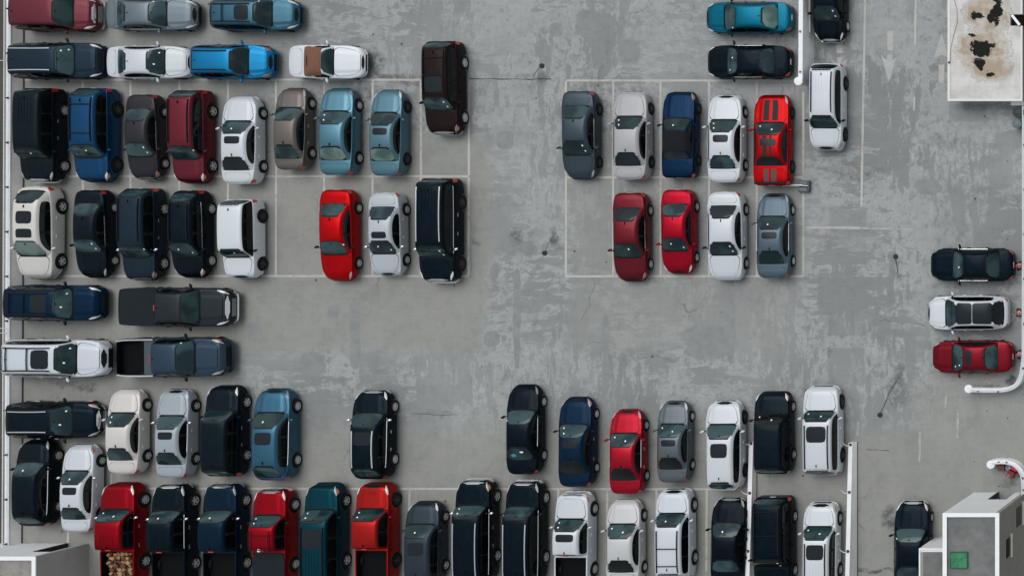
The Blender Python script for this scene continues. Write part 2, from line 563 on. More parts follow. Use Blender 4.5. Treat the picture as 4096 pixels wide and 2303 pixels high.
    c = M.mix(M.math('MULTIPLY', sp, .9), c, (.03, .03, .03))
    # hairline cracks
    vc = M.n.new('ShaderNodeTexVoronoi'); vc.feature = 'DISTANCE_TO_EDGE'; vc.inputs['Scale'].default_value = .16
    M.l.new(M.warp(1.6, .9, 6), vc.inputs['Vector'])
    ck = M.math('MULTIPLY', M.step(vc.outputs['Distance'], .0, .006, 1, 0), M.step(M.noise(.3, 3), .52, .62))
    c = M.mix(M.math('MULTIPLY', ck, .55), c, (.10, .10, .10))
    M.l.new(c, M.b.inputs['Base Color'])
    M.set(M.b.inputs['Roughness'], M.step(worn, 0, 1, .75, .9))
    M.b.inputs['Specular IOR Level'].default_value = .25
    bp = M.n.new('ShaderNodeBump'); bp.inputs['Strength'].default_value = .25; bp.inputs['Distance'].default_value = .01
    M.l.new(M.math('ADD', fine, M.math('MULTIPLY', worn, -.5)), bp.inputs['Height'])
    M.l.new(bp.outputs[0], M.b.inputs['Normal'])
    return M.m

# photo position, radii in metres, strength
STAINS_AND_SHADOW = [(2065, 945, .5, .6, .55), (2215, 945, .42, .75, .75), (2205, 985, .9, .45, .45), (2175, 310, .45, .55, .55), (2140, 315, 1.4, .25, .5),
          (1490, 262, .8, 1.1, .75), (1560, 310, 2.2, .35, .7), (1650, 330, 1.6, .3, .55), (1480, 375, 1.4, .5, .5), (1440, 430, .3, .8, .4),
          (345, 1550, .95, .35, .75), (260, 1530, 1.3, .3, .5), (3560, 2075, .55, 1.0, .75), (3590, 1560, .7, 1.2, .5), (3600, 1490, .45, .6, .4),
          (4050, 1525, .55, .4, .9), (3960, 1545, .7, .22, .7), (1890, 968, .5, .22, .6), (3600, 1105, .4, .3, .35), (4040, 1935, .6, .3, .6),
          (560, 1395, .9, .25, .35), (2970, 830, .5, .5, .3), (3420, 690, 2.2, .7, .35), (3330, 480, 1.6, .6, .3), (3780, 570, 1.6, .4, .3),
          (3930, 430, 2.2, .35, .35), (1750, 1655, 1.5, .2, .3), (3480, 2280, 2.0, .14, .8)]  # first entry here paints the hut's shadow below its roof edge

deck_mat = deck_material()
white_cap = pmat('white_painted_concrete', (.74, .77, .80), .6, noise=.06, nscale=1.5)
wall_grey = pmat('grey_rendered_concrete', (.84, .84, .83), .85, noise=.12, nscale=1.2, bump=.15)
dark_joint = pmat('dark_joint', (.03, .03, .032), .9)
rail_metal = pmat('white_rail_paint', (.60, .64, .66), .45, noise=.05)
line_paint = None

# street far below, to the horizon
m = NT('street_asphalt')
n1 = M_ = m.noise(.15, 6, .6)
m.l.new(m.mix(m.step(n1, .35, .65), (.055, .048, .042), (.085, .074, .064)), m.b.inputs['Base Color'])
m.b.inputs['Roughness'].default_value = .9
mb = MB()
mb.grid([[(-3000, -3000, 0), (3000, -3000, 0)], [(-3000, 3000, 0), (3000, 3000, 0)]])
tag(mb.build('ground', m.m, loc=(0, 0, -9)), kind='structure')

# deck slab
XL0, XL1 = -28.44, 29.36
deck = MB()
deck.box(((XL0 + XL1) / 2, 0, -.3), (XL1 - XL0, 70, .6))
deck = tag(deck.build('parking_deck', deck_mat), kind='structure')
mb = MB()
for yy in range(-34, 35, 8):
    for xx in range(-26, 28, 8):
        mb.box((xx + .4, yy, -4.8), (.7, .7, 8.4))
tag(mb.build('column', wall_grey, deck), kind='stuff')

# painted markings: thin sheets above the deck
def paint_material():
    M = NT('worn_white_marking')
    wear = M.step(M.noise(2.6, 9, .8), .36, .60)
    macro = M.step(M.noise(.25, 3, .5), .38, .60, .0, 1.0)
    tone = M.mix(M.noise(3, 5), (.39, .385, .36), (.49, .485, .455))
    c = M.mix(M.math('MULTIPLY', M.math('SUBTRACT', 1.0, wear), macro), tone, (.29, .29, .275))
    M.l.new(c, M.b.inputs['Base Color']); M.b.inputs['Roughness'].default_value = .8
    return M.m
line_paint = paint_material()
def faint_material():
    M = NT('faded_marking')
    c = M.mix(M.step(M.noise(1.7, 9, .75), .42, .58), (.285, .292, .292), (.40, .405, .40))
    M.l.new(c, M.b.inputs['Base Color']); M.b.inputs['Roughness'].default_value = .8
    return M.m
faint_paint = faint_material()
arrow_paint = pmat('worn_arrow_paint', (.385, .39, .38), .85, noise=.13, nscale=1.6)
LW = .125
D2S = 1.59068
def dpt(x, y, z=0.0):
    return at(x * D2S, y * D2S, z)
def line(name, x0, y0, x1, y1, w=LW, mat=None, z=.004):
    a, b = Vector(dpt(x0, y0)), Vector(dpt(x1, y1))
    d = (b - a).normalized(); p = Vector((-d.y, d.x, 0)) * w / 2
    n = max(2, int((b - a).length / .6)); rows = []
    for i in range(n + 1):
        q = a + (b - a) * i / n
        j1, j2 = random.uniform(.8, 1.1), random.uniform(.8, 1.1)
        rows.append([tuple(q + p * j1 + Vector((0, 0, z))), tuple(q - p * j2 + Vector((0, 0, z)))])
    mb = MB(); mb.grid(rows)
    return tag(mb.build(name, mat or line_paint, deck))
for (x0, y0, x1, y1) in [(60, 201, 1178, 201), (60, 443.5, 1178, 443.5), (60, 694, 1178, 694), (262, 1227.5, 1886, 1229),
                         (1423, 203, 1996, 203), (1421, 446, 2020, 446), (1421, 694.5, 2021, 694.5)]:
    line('bay_line', x0, y0, x1, y1)
for x in (208, 328, 451, 573, 694, 815, 937, 1058, 1178.5):
    line('bay_line', x, 203.5, x + .5, 441, z=.0045)
    line('bay_line', x, 446, x - .5, 691.5, z=.0045)
for x in (1423, 1542, 1661, 1783, 1903, 2020):
    line('bay_line', x, 232 if x == 2020 else 205.5, x, 443.5, z=.0045)
    line('bay_line', x, 448.5, x, 692, z=.0045)
for x, ya, yb in ((1030, 1231, 1290), (1404, 1231, 1420), (1527, 1231, 1440), (1651, 1231, 1440), (1777, 1232, 1436), (280, 1190, 1225), (171, 1337, 1374), (905, 1231, 1330), (782, 1231, 1330)):
    line('bay_line', x, ya, x - 1, yb, z=.0045)
line('lane_line', 2176, -20, 2166, 516, .13)
line('lane_line', 2021, 571.5, 2166, 573.5, .14)
line('lane_line', 2168, 574, 2296, 577, .09, faint_paint)
for (x, ya, yb) in ((2303, -20, 112), (2300, 244, 278), (2297, 386, 400), (2314, 1085, 1160), (2409, 1032, 1100), (2379, 995, 1024), (2158, 1060, 1095)):
    line('lane_line', x, ya, x - 2, yb, .11, faint_paint if x != 2303 else line_paint)
def arrow(pieces):
    mb = MB()
    for pc in pieces:
        mb.poly([dpt(px, py, .005) for px, py in pc])
    return tag(mb.build('lane_arrow', arrow_paint, deck))
arrow([[(2231.5, 78), (2246, 78), (2246, 127), (2231, 127)], [(2231, 138), (2244, 138), (2243.5, 152), (2237, 155), (2230.5, 152)],
       [(2215.5, 139), (2225, 149), (2237, 155), (2235, 206)], [(2255, 142), (2235, 206), (2237, 155), (2247, 150)]])
arrow([[(2368, 84), (2348, 148), (2361, 141), (2368, 139)], [(2368, 84), (2368, 139), (2376, 142), (2386, 147)], [(2360, 163), (2375, 163), (2373, 209), (2361, 209)]])
arrow([[(2104, 100), (2119, 100), (2118, 134), (2104, 134)], [(2105, 145), (2117, 145), (2116, 165), (2105, 165)], [(2091, 150), (2104, 158), (2104, 178), (2100, 178)], [(2131, 148), (2118, 158), (2118, 178), (2122, 178)]])
# darker repair patches of sealant, irregular sheets
def patch_material():
    M = NT('sealant_patch')
    c = M.mix(M.step(M.noise(1.6, 8, .7), .3, .7), (.200, .211, .211), (.250, .263, .264))
    M.l.new(c, M.b.inputs['Base Color']); M.b.inputs['Roughness'].default_value = .85; M.b.inputs['Specular IOR Level'].default_value = .2
    return M.m
patch_mat = patch_material()
prng = random.Random(21)
REP = [0]
def repair(x, y, w, h, sq=.6, jag=.10):
    n = 26; rows = []; jl = jr = 0.0
    REP[0] += 1; z = .0012 + REP[0] * .0001
    for k in range(n + 1):
        t = -1 + 2 * k / n
        wv = max(.06, 1 - abs(t) ** (1 / (sq * .5))) ** (sq)
        jl = jl * .6 + prng.uniform(-jag, jag) * .8; jr = jr * .6 + prng.uniform(-jag, jag) * .8
        yy = y + h / 2 * t
        rows.append([dpt(x - w / 2 * wv * (1 + jl), yy, z), dpt(x + w / 2 * wv * (1 + jr), yy, z)])
    mb = MB(); mb.grid(rows)
    return mb.build('repair_patch', patch_mat, deck)
for a_ in ((838, 784, 30, 34, .5, .05), (1236, 852, 40, 40, .55, .07), (1268, 850, 14, 16, .6, .1), (785, 915, 66, 62, .5, .10), (1270, 352, 42, 46, .35, .04), (1398, 75, 34, 36, .6, .08),
           (893, 838, 26, 180, .35, .16), (642, 835, 38, 50, .5, .1), (1300, 800, 18, 250, .35, .25), (1522, 880, 18, 180, .35, .3), (1775, 860, 120, 90, .5, .22), (1838, 800, 18, 230, .35, .25),
           (1850, 735, 22, 28, .4, .06), (1895, 742, 36, 32, .4, .08), (1330, 770, 70, 34, .5, .2), (1580, 130, 54, 60, .4, .12), (1480, 60, 62, 70, .4, .1), (2185, 790, 40, 30, .6, .2), (2335, 470, 66, 40, .6, .15), (1180, 640, 14, 120, .4, .2)):
    repair(*a_)
# slab joint cracks
def crack(pts, w=.03):
    mb = MB(); rows = []
    P = [Vector(dpt(a, b, .0035)) for a, b in pts]
    Q = [P[0]]
    for a, b in zip(P, P[1:]):
        for k in range(1, 7):
            Q.append(a + (b - a) * k / 6 + Vector((random.uniform(-.03, .03), random.uniform(-.03, .03), 0)))
    for i, q in enumerate(Q):
        d = (Q[min(i + 1, len(Q) - 1)] - Q[max(i - 1, 0)]).normalized()
        ww = w * random.uniform(.4, 1.0) / 2
        rows.append([tuple(q + Vector((-d.y, d.x, 0)) * ww), tuple(q - Vector((-d.y, d.x, 0)) * ww)])
    mb.grid(rows)
    return mb.build('crack', dark_joint, deck)
crack([(1361, 168), (1340, 190)], .05)
crack([(1370, 634), (1382, 606)], .03)
crack([(2253, 648), (2258, 688)], .06)
crack([(2214, 1040), (2235, 990), (2262, 945)], .06)
crack([(2178, 1130), (2205, 1131), (2236, 1132)], .04)
crack([(1180, 198), (1290, 200), (1350, 199), (1385, 199)], .06)
crack([(1030, 1040), (1090, 1042), (1150, 1043)], .03)
for (x, y) in ((1363, 166), (1370, 636), (2252.5, 645), (2213, 1042.5)):
    p = dpt(x, y)
    mb = MB()
    mb.lathe((0, 0, 0), [(.14, .0), (.14, .03), (.10, .045), (.04, .05), (0, .05)], 16)
    d = mb.build('floor_drain', pmat('black_iron', (.008, .008, .009), .7), loc=(p[0], p[1], .002))
    tag(d, {1363: 'round black floor drain by the dark cross-shaped stain, upper middle of the deck', 1370: 'round black floor drain beside the dark stain left of the empty bay',
            2252.5: 'round black floor drain between the silver blue sedan and the black sedan at right', 2213: 'round black floor drain at the end of a long crack near the ramp wall'}[x], 'drain', 'round floor drains in the deck')

# ---------------------------------------------------------------- parapets
def sweep(mb, path, prof, mi=0, caps=True):
    """prof: list of (offset to the left, z) closed; path: list of (x, y[, dz])"""
    rows = []
    P = [Vector((p[0], p[1], 0)) for p in path]
    for i, p in enumerate(P):
        d = (P[min(i + 1, len(P) - 1)] - P[max(i - 1, 0)]).normalized()
        n = Vector((-d.y, d.x, 0))
        dz = path[i][2] if len(path[i]) > 2 else 0
        rows.append([tuple(p + n * o + Vector((0, 0, z + (dz if z > .3 else 0)))) for o, z in prof])
    mb.grid(rows, mi, closed=True)
    if caps:
        mb.poly(rows[0], mi); mb.poly(list(reversed(rows[-1])), mi)
def parapet(label, path, h, thick=.2, capw=.24, rail=True, posts=(), group=None, rail_off=0.0, disc=None, railz=.24, batter=0.0):
    root = empty('parapet_wall', (0, 0, 0))
    tag(root, label, 'wall', group)
    mb = MB(); t = thick / 2
    sweep(mb, path, [(-t, 0.0), (t + batter, 0.0), (t, h - .05), (-t, h - .05)])
    mb.build('wall_panel', wall_grey, root)
    mb = MB(); c = capw / 2
    sweep(mb, path, [(-c, h - .05), (c, h - .05), (c, h - .012), (c - .012, h), (-c + .012, h), (-c, h - .012)])
    mb.build('coping', white_cap, root)
    if disc:
        mb = MB(); dr = .21
        mb.lathe((disc[0], disc[1], 0), [(dr, 0), (dr, h - .06), (dr + .02, h - .06), (dr + .02, h + .006), (dr - .02, h + .02), (0, h + .02)], 28)
        mb.build('end_post', white_cap, root, smooth=30)
    if rail:
        mb = MB()
        rp = []
        P = [Vector((p[0], p[1], 0)) for p in path]
        for i, p in enumerate(P):
            d = (P[min(i + 1, len(P) - 1)] - P[max(i - 1, 0)]).normalized()
            rp.append(tuple(p + Vector((-d.y, d.x, 0)) * rail_off + Vector((0, 0, h + railz + (path[i][2] if len(path[i]) > 2 else 0)))))
        mb.tube(rp, .035, 8)
        mb.build('handrail', rail_metal, root, smooth=50)
        for (px, py) in posts:
            mb = MB()
            mb.box((px, py, h + .03), (.10, .10, .06))
            mb.tube([(px, py, h + .04), (px, py, h + railz - .02)], .022, 6)
            mb.build('rail_post', pmat('dark_steel', (.05, .055, .06), .5), root)
    return root

hL = .80
hP = .62
pl = [at(43, -300, hP), at(41, 400, hP), at(38, 1200, hP), at(34, 2240, hP), at(33, 2600, hP)]
pl = [(p[0] - .12, p[1]) for p in pl]
posts = []
for k in range(-1, 13):
    sy = 214 + k * 178.2
    t = (sy + 300) / 2900
    posts.append((pl[0][0] + (pl[-1][0] - pl[0][0]) * t - .0, at(0, sy, hP)[1]))
lw = parapet('long grey parapet with white coping and handrail along the left edge of the deck', pl, hP, posts=posts, batter=.15)  # sloping face added so the wall catches more light
mb = MB()
q = [at(94, -300), at(93, 400), at(90, 1200), at(85, 2200)]
mb.grid([[(p[0] - .02, p[1], .006) for p in q], [(p[0] + .09, p[1], .006) for p in q]])
mb.build('base_joint', dark_joint, lw)
for sy in (243, 1313, 1331):
    mb = MB()
    a = at(-60, sy, .9); b = at(26, sy, .9)
    mb.tube([a, b], .022, 6)
    mb.build('tie_bar', pmat('cream_pipe', (.55, .53, .45), .5), lw)

# right parapet, curving in at the ramp opening
def cpath(pts, h, dense=5):
    """catmull-rom through photo points at height h"""
    P = [Vector(at(x, y, h)) for x, y in pts]
    out = []
    for i in range(len(P) - 1):
        a, b, c, d = P[max(i - 1, 0)], P[i], P[i + 1], P[min(i + 2, len(P) - 1)]
        for k in range(dense):
            t = k / dense
            v = .5 * ((2 * b) + (c - a) * t + (2 * a - 5 * b + 4 * c - d) * t * t + (3 * b - a - 3 * c + d) * t ** 3)
            out.append((v.x, v.y))
    out.append((P[-1].x, P[-1].y))
    return out
pr = cpath([(4096, 425), (4097, 800), (4096, 1150), (4095, 1400), (4092, 1450), (4084, 1500), (4067, 1536), (4040, 1553), (4005, 1560), (3950, 1561), (3885, 1559)], hL)
dsc = at(3874, 1554.5, hL)
parapet('white coped parapet with handrail along the right edge curving in behind the maroon sedan', pr, hL, posts=[at(4093, y, hL)[:2] for y in (580, 758, 936, 1115, 1295, 1472)] + [at(3912, 1562, hL)[:2], at(3992, 1564, hL)[:2]], disc=dsc[:2], rail_off=-.02)
pr2 = cpath([(3970, 1848), (4005, 1847), (4032, 1849), (4058, 1858), (4077, 1875), (4089, 1898), (4093, 1930), (4095, 1975)], hL)
dsc = at(3963, 1857, hL)
parapet('short hooked white parapet sheltering red boxes beside the stair building', pr2, hL, posts=[at(3995, 1848, hL)[:2], at(4026, 1849, hL)[:2], at(4091, 1911, hL)[:2], at(4092, 1958, hL)[:2]], disc=dsc[:2], rail_off=-.03)
# short return by the bins
p0, p1, p2 = at(4044, 413, hL), at(4094, 413, hL), at(4096, 430, hL)
parapet('small white corner of parapet above the two bins', [p0[:2], (p1[0], p1[1])], hL, rail=False)
# ramp wall at the top
hC = 1.66
pc = [at(3203, -400, hC)[:2], at(3203, 0, hC)[:2], at(3202, 200, hC)[:2], at(3201, 318, hC)[:2]]
dsc = at(3193, 325, hC)
wc = parapet('tall grey ramp wall with white coping and rounded end beside the black car at top', pc, hC, disc=dsc[:2], rail=False, thick=.22)
mb = MB()
a = at(3240, -300, .8); b = at(3237, 131, .8)
mb.box(((a[0] + b[0]) / 2, (a[1] + b[1]) / 2, .8), (.08, abs(a[1] - b[1]), .06))
mb.build('wall_rail', rail_metal, wc)
for sy in (127, 288):
    p = at(3201, sy, hC); mb = MB(); mb.box((p[0], p[1], hC + .02), (.10, .10, .05))
    mb.build('rail_post', pmat('dark_steel', (.05, .055, .06), .5), wc)
# ramp walls at the bottom, their tops rising towards the picture's lower edge
def ramp_wall(label, bx, sy0, sy1, h0, h1, sp, batter):  # batter leans the face back, shaped to brighten it
    root = empty('ramp_wall', (0, 0, 0)); tag(root, label, 'wall', 'ramp walls at the bottom')
    y0, y1 = at(0, sy0)[1], at(0, sy1)[1]
    XB = bx; X1 = bx - batter; X0 = X1 - .24
    mb = MB()
    n = 8; rows = []
    for i in range(n + 1):
        t = i / n; h = h0 + (h1 - h0) * t - .05; y = y0 + (y1 - y0) * t
        rows.append([(X0 + .02, y, 0), (XB - .01, y, 0), (X1 - .02, y, h), (X0 + .02, y, h)])
    mb.grid(rows, closed=True); mb.poly(rows[0]); mb.poly(rows[-1])
    mb.build('wall_panel', pmat('pale_render', (.86, .86, .84), .85, noise=.10, nscale=1.0), root)
    mb = MB(); rows = []
    for i in range(n + 1):
        t = i / n; h = h0 + (h1 - h0) * t; y = y0 + .004 + (y1 - y0) * t
        rows.append([(X0, y, h - .05), (X1, y, h - .05), (X1, y, h - .01), (X1 - .01, y, h), (X0 + .01, y, h), (X0, y, h - .01)])
    mb.grid(rows, closed=True); mb.poly(rows[0]); mb.poly(rows[-1])
    mb.build('coping', white_cap, root)
    mb = MB()
    mb.grid([[(XB + .0, y0, .006), (XB + .0, y1, .006)], [(XB + .04, y0, .006), (XB + .04, y1, .006)]])
    mb.build('base_joint', dark_joint, root)
    for sy in sp:
        t = (sy - sy0) / (sy1 - sy0); h = h0 + (h1 - h0) * t
        p = at(0, sy, h); cx = (X0 + X1) / 2
        mb = MB()
        mb.lathe((cx, p[1], h), [(.085, 0), (.085, .03), (.07, .05), (0, .055)], 14)
        br = mb.build('rail_bracket', pmat('black_cap', (.008, .008, .01), .4), root, smooth=40)
        mb = MB()
        mb.tube([(cx - .03, p[1] - .02, h + .03), (cx - .18, p[1] - .06, h + .05), (cx - .30, p[1] + .02, h + .1), (cx - .38, p[1] + .16, h + .22)], [.03, .03, .028, .022], 6)
        mb.build('hook_arm', rail_metal, br, smooth=50)
    return root
ramp_wall('sloping white topped ramp wall with black capped brackets right of the white SUVs', at(3429, 0)[0], 1766, 2500, .42, 1.13, [1777.7, 1967.5, 2203.5, 2430], .11)
ramp_wall('sloping white topped ramp wall between the black SUVs and the black sedan', at(3026, 0)[0], 1767, 2500, .30, 1.0, [1773, 1970.6, 2202.7, 2430], .06)

# ---------------------------------------------------------------- buildings
roof_grey = pmat('grey_roof_membrane', (.145, .15, .15), .9, noise=.30, nscale=1.1, bump=.2)
render_lt = pmat('pale_rendered_wall', (.72, .74, .755), .85, noise=.05, nscale=.8, bump=.08)
render_bg = pmat('shaded_beige_wall', (.30, .295, .265), .85, noise=.10, nscale=.9, bump=.1)  # beige side walls, their shade put into the darker colour
render_tp = pmat('shaded_taupe_wall', (.36, .345, .335), .85, noise=.08, nscale=.9, bump=.1)  # taupe side walls of the shed, darkened to hold their shade
black_void = pmat('dark_opening', (.006, .007, .008), .6)
trim_white = pmat('white_trim', (.76, .79, .81), .6, noise=.05)
window_glass = pmat('dark_window_glass', (.004, .006, .007), .15, spec=.15)

def block_building(name, label, x0, x1, y0, y1, h, mats, door=None, roof_drop=.14, cap=.2):
    """y1 is the north face; door = (xa, xb, height)"""
    root = empty(name, (x0, y1, 0)); tag(root, label, 'building')
    L = lambda x, y, z: (x - x0, y - y1, z)
    mn, me_, mr = mats
    def bx(nm, xa, xb, ya, yb, za, zb, mt):
        mb = MB(); mb.box(L((xa + xb) / 2, (ya + yb) / 2, (za + zb) / 2), (xb - xa, yb - ya, zb - za))
        return mb.build(nm, mt, root)
    t = .2; hh = h - .06
    if door:
        bx('wall', x0, door[0], y1 - t, y1, 0, hh, mn)
        bx('wall', door[1], x1 - t - .002, y1 - t, y1, 0, hh, mn)
        bx('wall', door[0], door[1], y1 - t, y1, door[2], hh, mn)
        f = bx('door_frame', door[0] - .05, door[0] + .02, y1 - t - .02, y1 + .03, 0, door[2], black_void)
        bx('door_step', door[0] + .02, door[1], y1 - .9, y1 - .01, .0, .02, pmat('step_concrete', (.24, .26, .26), .85, noise=.1))
        bx('door_header', door[0] + .08, door[1] - .2, y1 - t - .08, y1 - t + .12, door[2] - .35, door[2] - .22, pmat('cream_timber', (.55, .47, .36), .7))
        bx('door', door[0] + .02, door[0] + .07, y1 - 1.0, y1 - t - .03, .02, door[2] - .05, pmat('grey_door', (.20, .22, .22), .5))
    else:
        bx('wall', x0, x1 - t - .002, y1 - t, y1, 0, hh, mn)
    bx('wall', x1 - t, x1, y0, y1 - .001, 0, hh, me_)
    bx('wall', x0, x0 + t, y0, y1 - t - .002, 0, hh, me_)
    bx('wall', x0 + t + .002, x1 - t - .002, y0, y0 + t, 0, hh, me_)
    bx('roof', x0 + t + .003, x1 - t - .003, y0 + t + .002, y1 - t - .003, h - roof_drop - .2, h - roof_drop, mr)
    o = .015
    for (xa, xb, ya, yb) in ((x0 - o, x1 + o, y1 - cap, y1 + o), (x0 - o, x1 + o, y0 - o, y0 + cap), (x0 - o, x0 + cap, y0 + cap + .003, y1 - cap - .003), (x1 - cap, x1 + o, y0 + cap + .003, y1 - cap - .003)):
        bx('coping', xa, xb, ya, yb, hh, h, trim_white)
    return root, bx

# lower right stair building
bxL, bxR, byN = at(3895.6, 0)[0], at(4103.7, 0)[0], at(0, 1968)[1]
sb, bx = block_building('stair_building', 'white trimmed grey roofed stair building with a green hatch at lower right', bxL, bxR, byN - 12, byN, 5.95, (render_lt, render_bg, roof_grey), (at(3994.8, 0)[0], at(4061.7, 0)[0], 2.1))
for (z0, z1, ya, yb) in ((.9, 2.35, 1995.6, 2081), (3.5, 4.6, 2083.8, 2166), (3.4, 4.5, 2290, 2370)):
    Y0, Y1 = at(0, yb)[1], at(0, ya)[1]
    w = bx('window', bxR - .02, bxR + .012, Y0, Y1, z0, z1, pmat('window_frame', (.30, .29, .26), .6))
    mb = MB(); mb.box((bxR - bxL + .018, (Y0 + Y1) / 2 - byN, (z0 + z1) / 2), (.02, Y1 - Y0 - .14, z1 - z0 - .14)); mb.build('pane', window_glass, w)
    mb = MB(); mb.box((bxR - bxL + .05, (Y0 + Y1) / 2 - byN, z0 - .03), (.10, Y1 - Y0 + .1, .06)); mb.build('sill', pmat('cream_sill', (.62, .60, .53), .7), w)
g = NT('mossy_green_paint')
gm = g.mix(g.step(g.noise(4, 8, .7), .4, .62), (.015, .135, .06), (.04, .22, .10))
gm = g.mix(g.step(g.noise(2.2, 6, .7, g.mapping((1, 1, 1), (4, 4, 0))), .60, .72), gm, (.05, .07, .03))
g.l.new(gm, g.b.inputs['Base Color']); g.b.inputs['Roughness'].default_value = .7
ga = at(3800, 2272, 5.85); gb = at(3872, 2205, 5.85)
mb = MB(); mb.box((0, 0, .05), (gb[0] - ga[0], gb[1] - ga[1], .10))
h_ = mb.build('roof_hatch', [g.m], None, loc=((ga[0] + gb[0]) / 2, (ga[1] + gb[1]) / 2, 5.811))
tag(h_, 'mossy green square hatch on the grey roof of the stair building', 'hatch')
mb = MB()
for (cx, cy, sx, sy) in ((0, .47, .98, .04), (0, -.47, .98, .04), (.47, 0, .04, .9), (-.47, 0, .04, .9)):
    mb.box((cx * (gb[0] - ga[0]), cy * (gb[1] - ga[1]), .06), (sx * (gb[0] - ga[0]), sy * (gb[1] - ga[1]), .13))
mb.build('hatch_rim', pmat('dark_green_rim', (.012, .06, .04), .6), h_)
# annex
axL, ayN = at(3737, 0)[0], at(0, 2149)[1]
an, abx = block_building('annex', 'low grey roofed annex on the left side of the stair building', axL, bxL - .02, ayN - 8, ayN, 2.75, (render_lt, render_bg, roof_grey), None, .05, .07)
abx('vent', bxL - .75, bxL - .15, ayN - .01, ayN + .01, 1.5, 2.2, black_void)
# lower left shed
sx1, syN = at(355, 0)[0], at(0, 2172)[1]
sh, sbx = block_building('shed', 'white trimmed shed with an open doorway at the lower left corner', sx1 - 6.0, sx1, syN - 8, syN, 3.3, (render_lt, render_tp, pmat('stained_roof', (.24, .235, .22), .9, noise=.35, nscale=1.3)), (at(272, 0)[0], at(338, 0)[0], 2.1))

# upper right flat roofed hut with puddle stains
def puddle_roof():
    M = NT('stained_white_membrane')
    ex, ey = M.xy(M.warp(1.5, 1.1, 9))
    mud = None; blk = None; ring = None
    for (sx, sy, rx, ry) in ((3955, 55, 1.15, .95), (3930, 185, 1.25, .75), (3915, 258, .7, .6), (3975, 275, .75, .55)):
        p = at(sx, sy, 1.5)
        d = M.blob(ex, ey, p[0], p[1], rx * 1.35, ry * 1.35)
        mud = d if mud is None else M.math('MAXIMUM', mud, d)
    for (sx, sy, rx, ry) in ((3985, 55, .55, .95), (3915, 65, .55, .35), (3930, 190, .95, .42), (3925, 210, .7, .4), (3888, 135, .35, .22), (3917, 258, .40, .42), (3962, 297, .3, .14)):
        p = at(sx, sy, 1.5)
        d = M.blob(ex, ey, p[0], p[1], rx, ry)
        blk = d if blk is None else M.math('MAXIMUM', blk, d)
    base = M.mix(M.step(M.noise(.8, 7, .7), .35, .65), (.46, .455, .44), (.60, .60, .59))
    base = M.mix(M.step(mud, .02, .22, 0, .45), base, (.44, .41, .36))
    rings = M.math('MULTIPLY', M.step(mud, .03, .06), M.step(mud, .08, .12, 1, 0))
    rings2 = M.math('MULTIPLY', M.step(mud, .22, .25), M.step(mud, .27, .31, 1, 0))
    base = M.mix(M.math('MULTIPLY', M.math('MAXIMUM', rings, rings2), .5), base, (.24, .21, .18))
    base = M.mix(M.math('MULTIPLY', M.step(mud, .30, .55), M.step(M.noise(1.2, 6), .35, .6)), base, (.36, .29, .22))
    spots = M.math('ADD', M.math('ADD', blk, M.math('MULTIPLY', M.math('SUBTRACT', M.noise(2.6, 10, .8), .5), 2.6)), M.math('MULTIPLY', M.math('SUBTRACT', M.noise(8.5, 8, .8), .5), 1.6))
    base = M.mix(M.math('MULTIPLY', M.step(spots, .42, .58), M.step(blk, .02, .12)), base, (.012, .013, .012))
    sx_, sy_ = M.xy()
    ln = None
    for sy in (122, 238, 348):
        yv = at(0, sy, 1.5)[1]
        q = M.step(M.math('ABSOLUTE', M.math('SUBTRACT', sy_, yv)), .0, .03, 1, 0)
        ln = q if ln is None else M.math('MAXIMUM', ln, q)
    base = M.mix(M.math('MULTIPLY', ln, .35), base, (.38, .36, .33))
    M.l.new(base, M.b.inputs['Base Color']); M.b.inputs['Roughness'].default_value = .8; M.b.inputs['Specular IOR Level'].default_value = .1
    bp = M.n.new('ShaderNodeBump'); bp.inputs['Strength'].default_value = .4; bp.inputs['Distance'].default_value = .05
    M.l.new(mud, bp.inputs['Height']); M.l.new(bp.outputs[0], M.b.inputs['Normal'])
    return M.m
hH = 1.5
ux0, ux1 = at(3793, 0, hH)[0], at(4088, 0, hH)[0]
uyS, uyN = at(0, 403, hH)[1], at(0, -500, hH)[1]
hut = empty('hut', (0, 0, 0)); tag(hut, 'flat roofed hut with white membrane roof stained by black puddles, upper right corner', 'building')
nx0, nx1 = at(4041, 0, hH)[0], ux1 + .0
nyS, nyN = at(0, 104, hH)[1], at(0, 58, hH)[1]
pm = puddle_roof()
mb = MB()
for (xa, xb, ya, yb) in ((ux0, nx0, uyS, uyN), (nx0, nx1, uyS, nyS), (nx0, nx1, nyN, uyN)):
    mb.box(((xa + xb) / 2, (ya + yb) / 2, hH - .10), (xb - xa, yb - ya, .20))
mb.build('roof', pm, hut)
edge_m = pmat('membrane_edge', (.64, .64, .62), .6, noise=.05)
for (xa, xb, ya, yb) in ((ux0 - .03, ux1 + .03, uyS - .03, uyS + .10), (ux0 - .03, ux0 + .10, uyS + .104, uyN), (ux1 - .07, ux1 + .03, uyS + .104, nyS), (ux1 - .07, ux1 + .03, nyN, uyN)):
    mb = MB(); mb.box(((xa + xb) / 2, (ya + yb) / 2, hH - .06), (xb - xa, yb - ya, .19)); mb.build('roof_edge', edge_m, hut)
mb = MB(); mb.box(((ux0 + nx0) / 2 - .05, (uyS + uyN) / 2 + .1, .645), (nx0 - ux0 - .3, uyN - uyS - .3, 1.29)); mb.build('wall', render_lt, hut)
mb = MB(); mb.box(((nx0 + nx1) / 2, (nyS + nyN) / 2, .62), (nx1 - nx0 - .02, nyN - nyS - .02, 1.2)); mb.build('notch_fill', pmat('notch_dark', (.012, .009, .008), .9, spec=.1), hut)  # dark block fills the notch, its shade put into the colour
